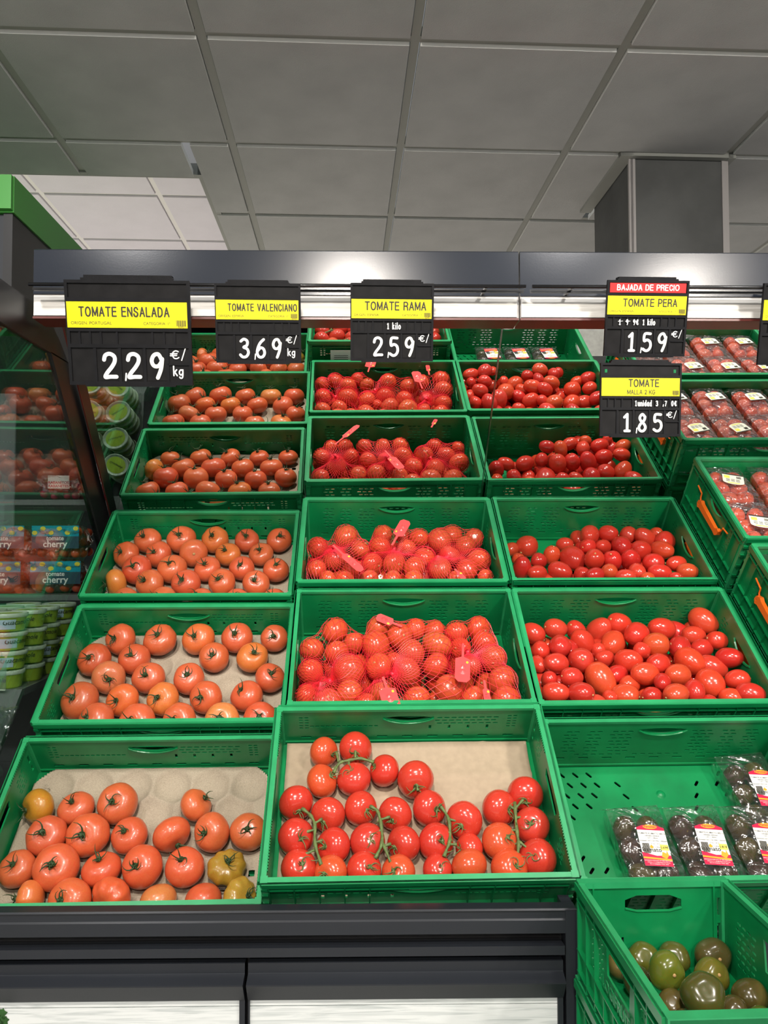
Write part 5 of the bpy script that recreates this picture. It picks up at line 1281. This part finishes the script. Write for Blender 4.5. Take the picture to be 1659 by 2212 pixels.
# ------------------------------------------------------------------ neighbour goods
def tub_mesh():
    a = MB(); n = 24; A, Bq = .046, .040
    prof_ = [(0, .0), (.82, .0), (.86, .004), (.96, .034), (1.0, .036), (1.0, .040)]
    def rev(pr, mi):
        vs = []; fs = []
        for (q, z) in pr: vs += [(A*q*math.cos(2*PI*k_/n), Bq*q*math.sin(2*PI*k_/n), z) for k_ in range(n)]
        for i in range(len(pr)-1): fs += [(i*n+k_, i*n+(k_+1) % n, (i+1)*n+(k_+1) % n, (i+1)*n+k_) for k_ in range(n)]
        a.add(vs, fs, mi)
    rev(prof_, 0); body = a.mesh('tub_body', 'tub', True)
    a = MB(); rev([(1.04, .036), (1.06, .038), (1.06, .046), (1.0, .047), (.94, .044), (0, .044)], 0); lid = a.mesh('lid', 'tublid', True)
    a = MB(); vs = []; fs = []
    for i, z in enumerate((.006, .031)):
        for k_ in range(8): t = -2.5+k_*.16; q = (.872+.09*(z/.034))*1.012; vs.append((A*q*math.cos(t), Bq*q*math.sin(t), z))
    a.add(vs, [(k_, k_+1, 8+k_+1, 8+k_) for k_ in range(7)]); lab = a.mesh('side_label', 'lblue', fix=False)
    a = MB(); n2 = 20; a.add([(0, 0, .0448)]+[(A*.8*math.cos(2*PI*k_/n2), Bq*.8*math.sin(2*PI*k_/n2), .0446) for k_ in range(n2)], [(0, 1+k_, 1+(k_+1) % n2) for k_ in range(n2)]); disc = a.mesh('lid_print', 'tub', fix=False)
    a = MB(); me = text('Guacamole', .017, .01, 'CENTER', 0, .3)
    for v in me.vertices: th = -1.25+v.co.x/.043; v.co = Vector((A*.955*math.cos(th), Bq*.955*math.sin(th), .018+v.co.y))
    a.join(me); a.join(text('Guacamole', .012, .01), T(0, -.004, .0452)); tx = a.mesh('lettering', 'ink', fix=False)
    return body, lid, lab, disc, tx
TB = tub_mesh()
cols = [(-.905, 2.06, 4), (-.895, 2.165, 4), (-.900, 2.27, 4), (-.893, 2.375, 4), (-1.01, 2.05, 4), (-1.005, 2.16, 4), (-1.005, 2.27, 4), (-1.0, 2.38, 4)]
for ci, (x, y, n) in enumerate(cols):
    for q in range(n):
        cn = ['front right', 'second right', 'third right', 'rear right', 'front left', 'second left', 'third left', 'rear left'][ci]
        r_ = empty('dip_tub', T(x, y, Z(-.378)+q*.0485) @ Matrix.Rotation(random.uniform(-1.3, 1.3), 4, 'Z'), 'lime green guacamole tub, '+['lowest', 'second from bottom', 'third from bottom', 'topmost'][q]+' of the '+cn+' stack behind the glass', 'tub', 'stacked guacamole tubs behind the glass')
        for nm, me in zip(('tub_body', 'lid', 'side_label', 'lid_print', 'lettering'), TB): mobj(nm, me, None, r_)
def bag(x, y, z, w_, l_, h_, rotz, lab, grp, kind):
    mw = T(x, y, z) @ Matrix.Rotation(R(rotz), 4, 'Z'); r_ = empty('film_bag', mw, lab, 'bag', grp)
    rnd = random.Random(hash(round(x*1000+y*77+z*13)) % 999); mb = MB(); N, Mn = 14, 22; vs = []; fs = []
    for i in range(N+1):
        t = PI*i/N
        for j in range(Mn):
            a = 2*PI*j/Mn; s_ = math.sin(t)**.55
            ca, sa = math.cos(a), math.sin(a); e = 1/max(abs(ca), abs(sa))**.45
            vs.append((w_/2*s_*ca*e*rnd.uniform(.94, 1.04), l_/2*s_*sa*e*rnd.uniform(.94, 1.04), h_/2-h_/2*math.cos(t)*(1-.1*rnd.random()) if i else 0))
    for i in range(N):
        for j in range(Mn): fs.append((i*Mn+j, i*Mn+(j+1) % Mn, (i+1)*Mn+(j+1) % Mn, (i+1)*Mn+j))
    mb.add(vs, fs)
    for q in range(3):   # sealed crinkled ends
        yv = l_/2*.85
        st = [(w_/2*(-1+2*k_/9), -yv-.006*s2+rnd.uniform(-.003, .003), h_*.5+rnd.uniform(-.008, .008)+.012*s2) for s2 in range(4) for k_ in range(10)]
        if q == 0: mb.add(st, [(s2*10+k_, s2*10+k_+1, (s2+1)*10+k_+1, (s2+1)*10+k_) for s2 in range(3) for k_ in range(9)])
    mobj('film', mb.mesh('film', 'bagfilm', True, fix=False), None, r_)
    fy = -l_/2*.99-.004
    if kind == 'cherry':
        bb = MB(); bb.box(-w_*.46, w_*.46, fy-.001, fy, h_*.28, h_*.92); bl = bb.obj('printed_band', 'teal', r_)
        bb = MB(); bb.box(-w_*.46, w_*.46, fy-.0016, fy-.001, h_*.28, h_*.62); bb.obj('name_field', 'slatebl', bl)
        bb = MB()
        for q in range(6):
            cx_, cz_ = -w_*.40+q*w_*.16, h_*(.72+.12*(q % 2)); n = 12; bb.add([(cx_+.009*math.cos(2*PI*i/n), fy-.002, cz_+.007*math.sin(2*PI*i/n)) for i in range(n)], [tuple(range(n))])
        mobj('lemon_print', bb.mesh('lemon_print', 'pyel', fix=False), None, bl)
        bb = MB(); bb.join(text('tomate', .020, .02), T(.0, .022, 0)); bb.join(text('cherry', .030, .02), T(0, 0, 0)); mobj('lettering', bb.mesh('lettering', 'white', fix=False), None, bl, T(0, fy-.0022, h_*.32) @ Matrix.Rotation(PI/2, 4, 'X'))
    else:
        bb = MB(); bb.box(-.035, .035, fy-.004, fy-.003, h_*.45, h_*.95); bl = bb.obj('paper_label', 'white', r_)
        bb = MB(); bb.join(text('RABANITOS', .0125, .02), T(0, .012, 0)); bb.join(text('RABANETES', .0125, .02), T(0, 0, 0)); mobj('lettering', bb.mesh('lettering', 'redl', fix=False), None, bl, T(0, fy-.0045, h_*.50) @ Matrix.Rotation(PI/2, 4, 'X'))
    cnt = 0
    for zz in (.02, .052, .084):
        for xx in range(4):
            for yy2 in range(3):
                px_, py_, pz = -w_*.36+xx*w_*.24+rnd.uniform(-.006, .006), -l_*.32+yy2*l_*.32, zz+rnd.uniform(-.004, .004)
                if pz > h_-.02 or (abs(px_) > w_*.36 and zz > .08): continue
                cnt += 1; p = mw @ Vector((px_, py_, pz))
                if kind == 'cherry': put_fruit('cherry_tomato', PEAR[3] if cnt % 2 else ROUND[0], p, .0155, (rnd.uniform(-1, 1), rnd.uniform(-1, 1), rnd.uniform(-1, 1)), 0, jit((.55, .07, .025), .2), 'cherry tomato inside the '+' '.join(lab.split(', ')[1].split()[:2])+' printed bag behind the glass', 'tomato', 'cherry tomatoes in film bags')
                else: put_fruit('radish', solid_r, p, .014, (rnd.uniform(-1, 1), rnd.uniform(-1, 1), rnd.uniform(-1, 1)), 0, jit((.45, .02, .08), .2), 'red radish inside the '+lab.split(', ')[1].split()[0]+' radish bag behind the glass', 'radish', 'radishes in film bags')
solid_r = solid(prof(1.0, 0, .3), 3, .02, seed=77, m='radish', n=12)
bag(-.97, 2.60, Z(-.17), .17, .13, .115, 4, 'printed bag of cherry tomatoes, lower right of the stack behind the glass', 'cherry bags behind the glass', 'cherry')
bag(-.965, 2.61, Z(-.055), .17, .13, .115, -5, 'printed bag of cherry tomatoes, upper right of the stack behind the glass', 'cherry bags behind the glass', 'cherry')
bag(-1.15, 2.59, Z(-.17), .17, .13, .115, 0, 'printed bag of cherry tomatoes, lower left of the stack behind the glass', 'cherry bags behind the glass', 'cherry')
bag(-1.15, 2.60, Z(-.055), .17, .13, .115, 3, 'printed bag of cherry tomatoes, upper left of the stack behind the glass', 'cherry bags behind the glass', 'cherry')
bag(-1.02, 2.74, Z(.14), .15, .12, .09, 6, 'clear bag of radishes, left one on the upper shelf behind the glass', 'radish bags behind the glass', 'radish')
bag(-.93, 2.90, Z(.14), .13, .12, .15, -8, 'clear bag of radishes, right one on the upper shelf behind the glass', 'radish bags behind the glass', 'radish')
def holder(x, y, z, w_, h_, lab, c_):
    r_ = empty('ticket_holder', T(x, y, z), lab, 'holder'); P = None
    MB().box(-w_/2, w_/2, 0, .003, 0, h_).obj('clear_plate', 'haze', r_)
    MB().box(-w_/2+.004, w_/2-.03, -.001, 0, .005, h_*.45).obj('price_card', c_, r_)
    MB().box(-w_/2, w_/2, -.002, .005, 0, .003).obj('foot', 'tublid', r_)
holder(-.975, 1.99, Z(.03), .17, .09, 'clear ticket holder with a salmon card at the left edge, upper one', 'salmon')
holder(-.965, 2.005, Z(-.378), .16, .08, 'clear ticket holder in front of the guacamole tubs at the left edge', 'darkshelf')
r_ = empty('film_wrap', T(-.95, 1.86, Z(-.523)) @ Matrix.Rotation(R(42.8), 4, 'X'), 'crumpled clear film packs lying on the dark shelf at the left edge', 'wrap')
mb = MB(); rnd = random.Random(3); nx, ny = 20, 16; vs = []
for j in range(ny+1):
    for i in range(nx+1):
        x, y = -1+2*i/nx, -1+2*j/ny; vs.append((x*.11, y*.16, max(.001, .05*(1-x**4)*(1-y**4)+rnd.uniform(-.008, .008))))
mb.add(vs, [(j*(nx+1)+i, j*(nx+1)+i+1, (j+1)*(nx+1)+i+1, (j+1)*(nx+1)+i) for j in range(ny) for i in range(nx)])
mobj('film', mb.mesh('film', 'bagfilm', False, fix=False), None, r_)
MB().box(-.02, .08, -.02, .02, .048, .0485).obj('barcode_label', 'white', r_)
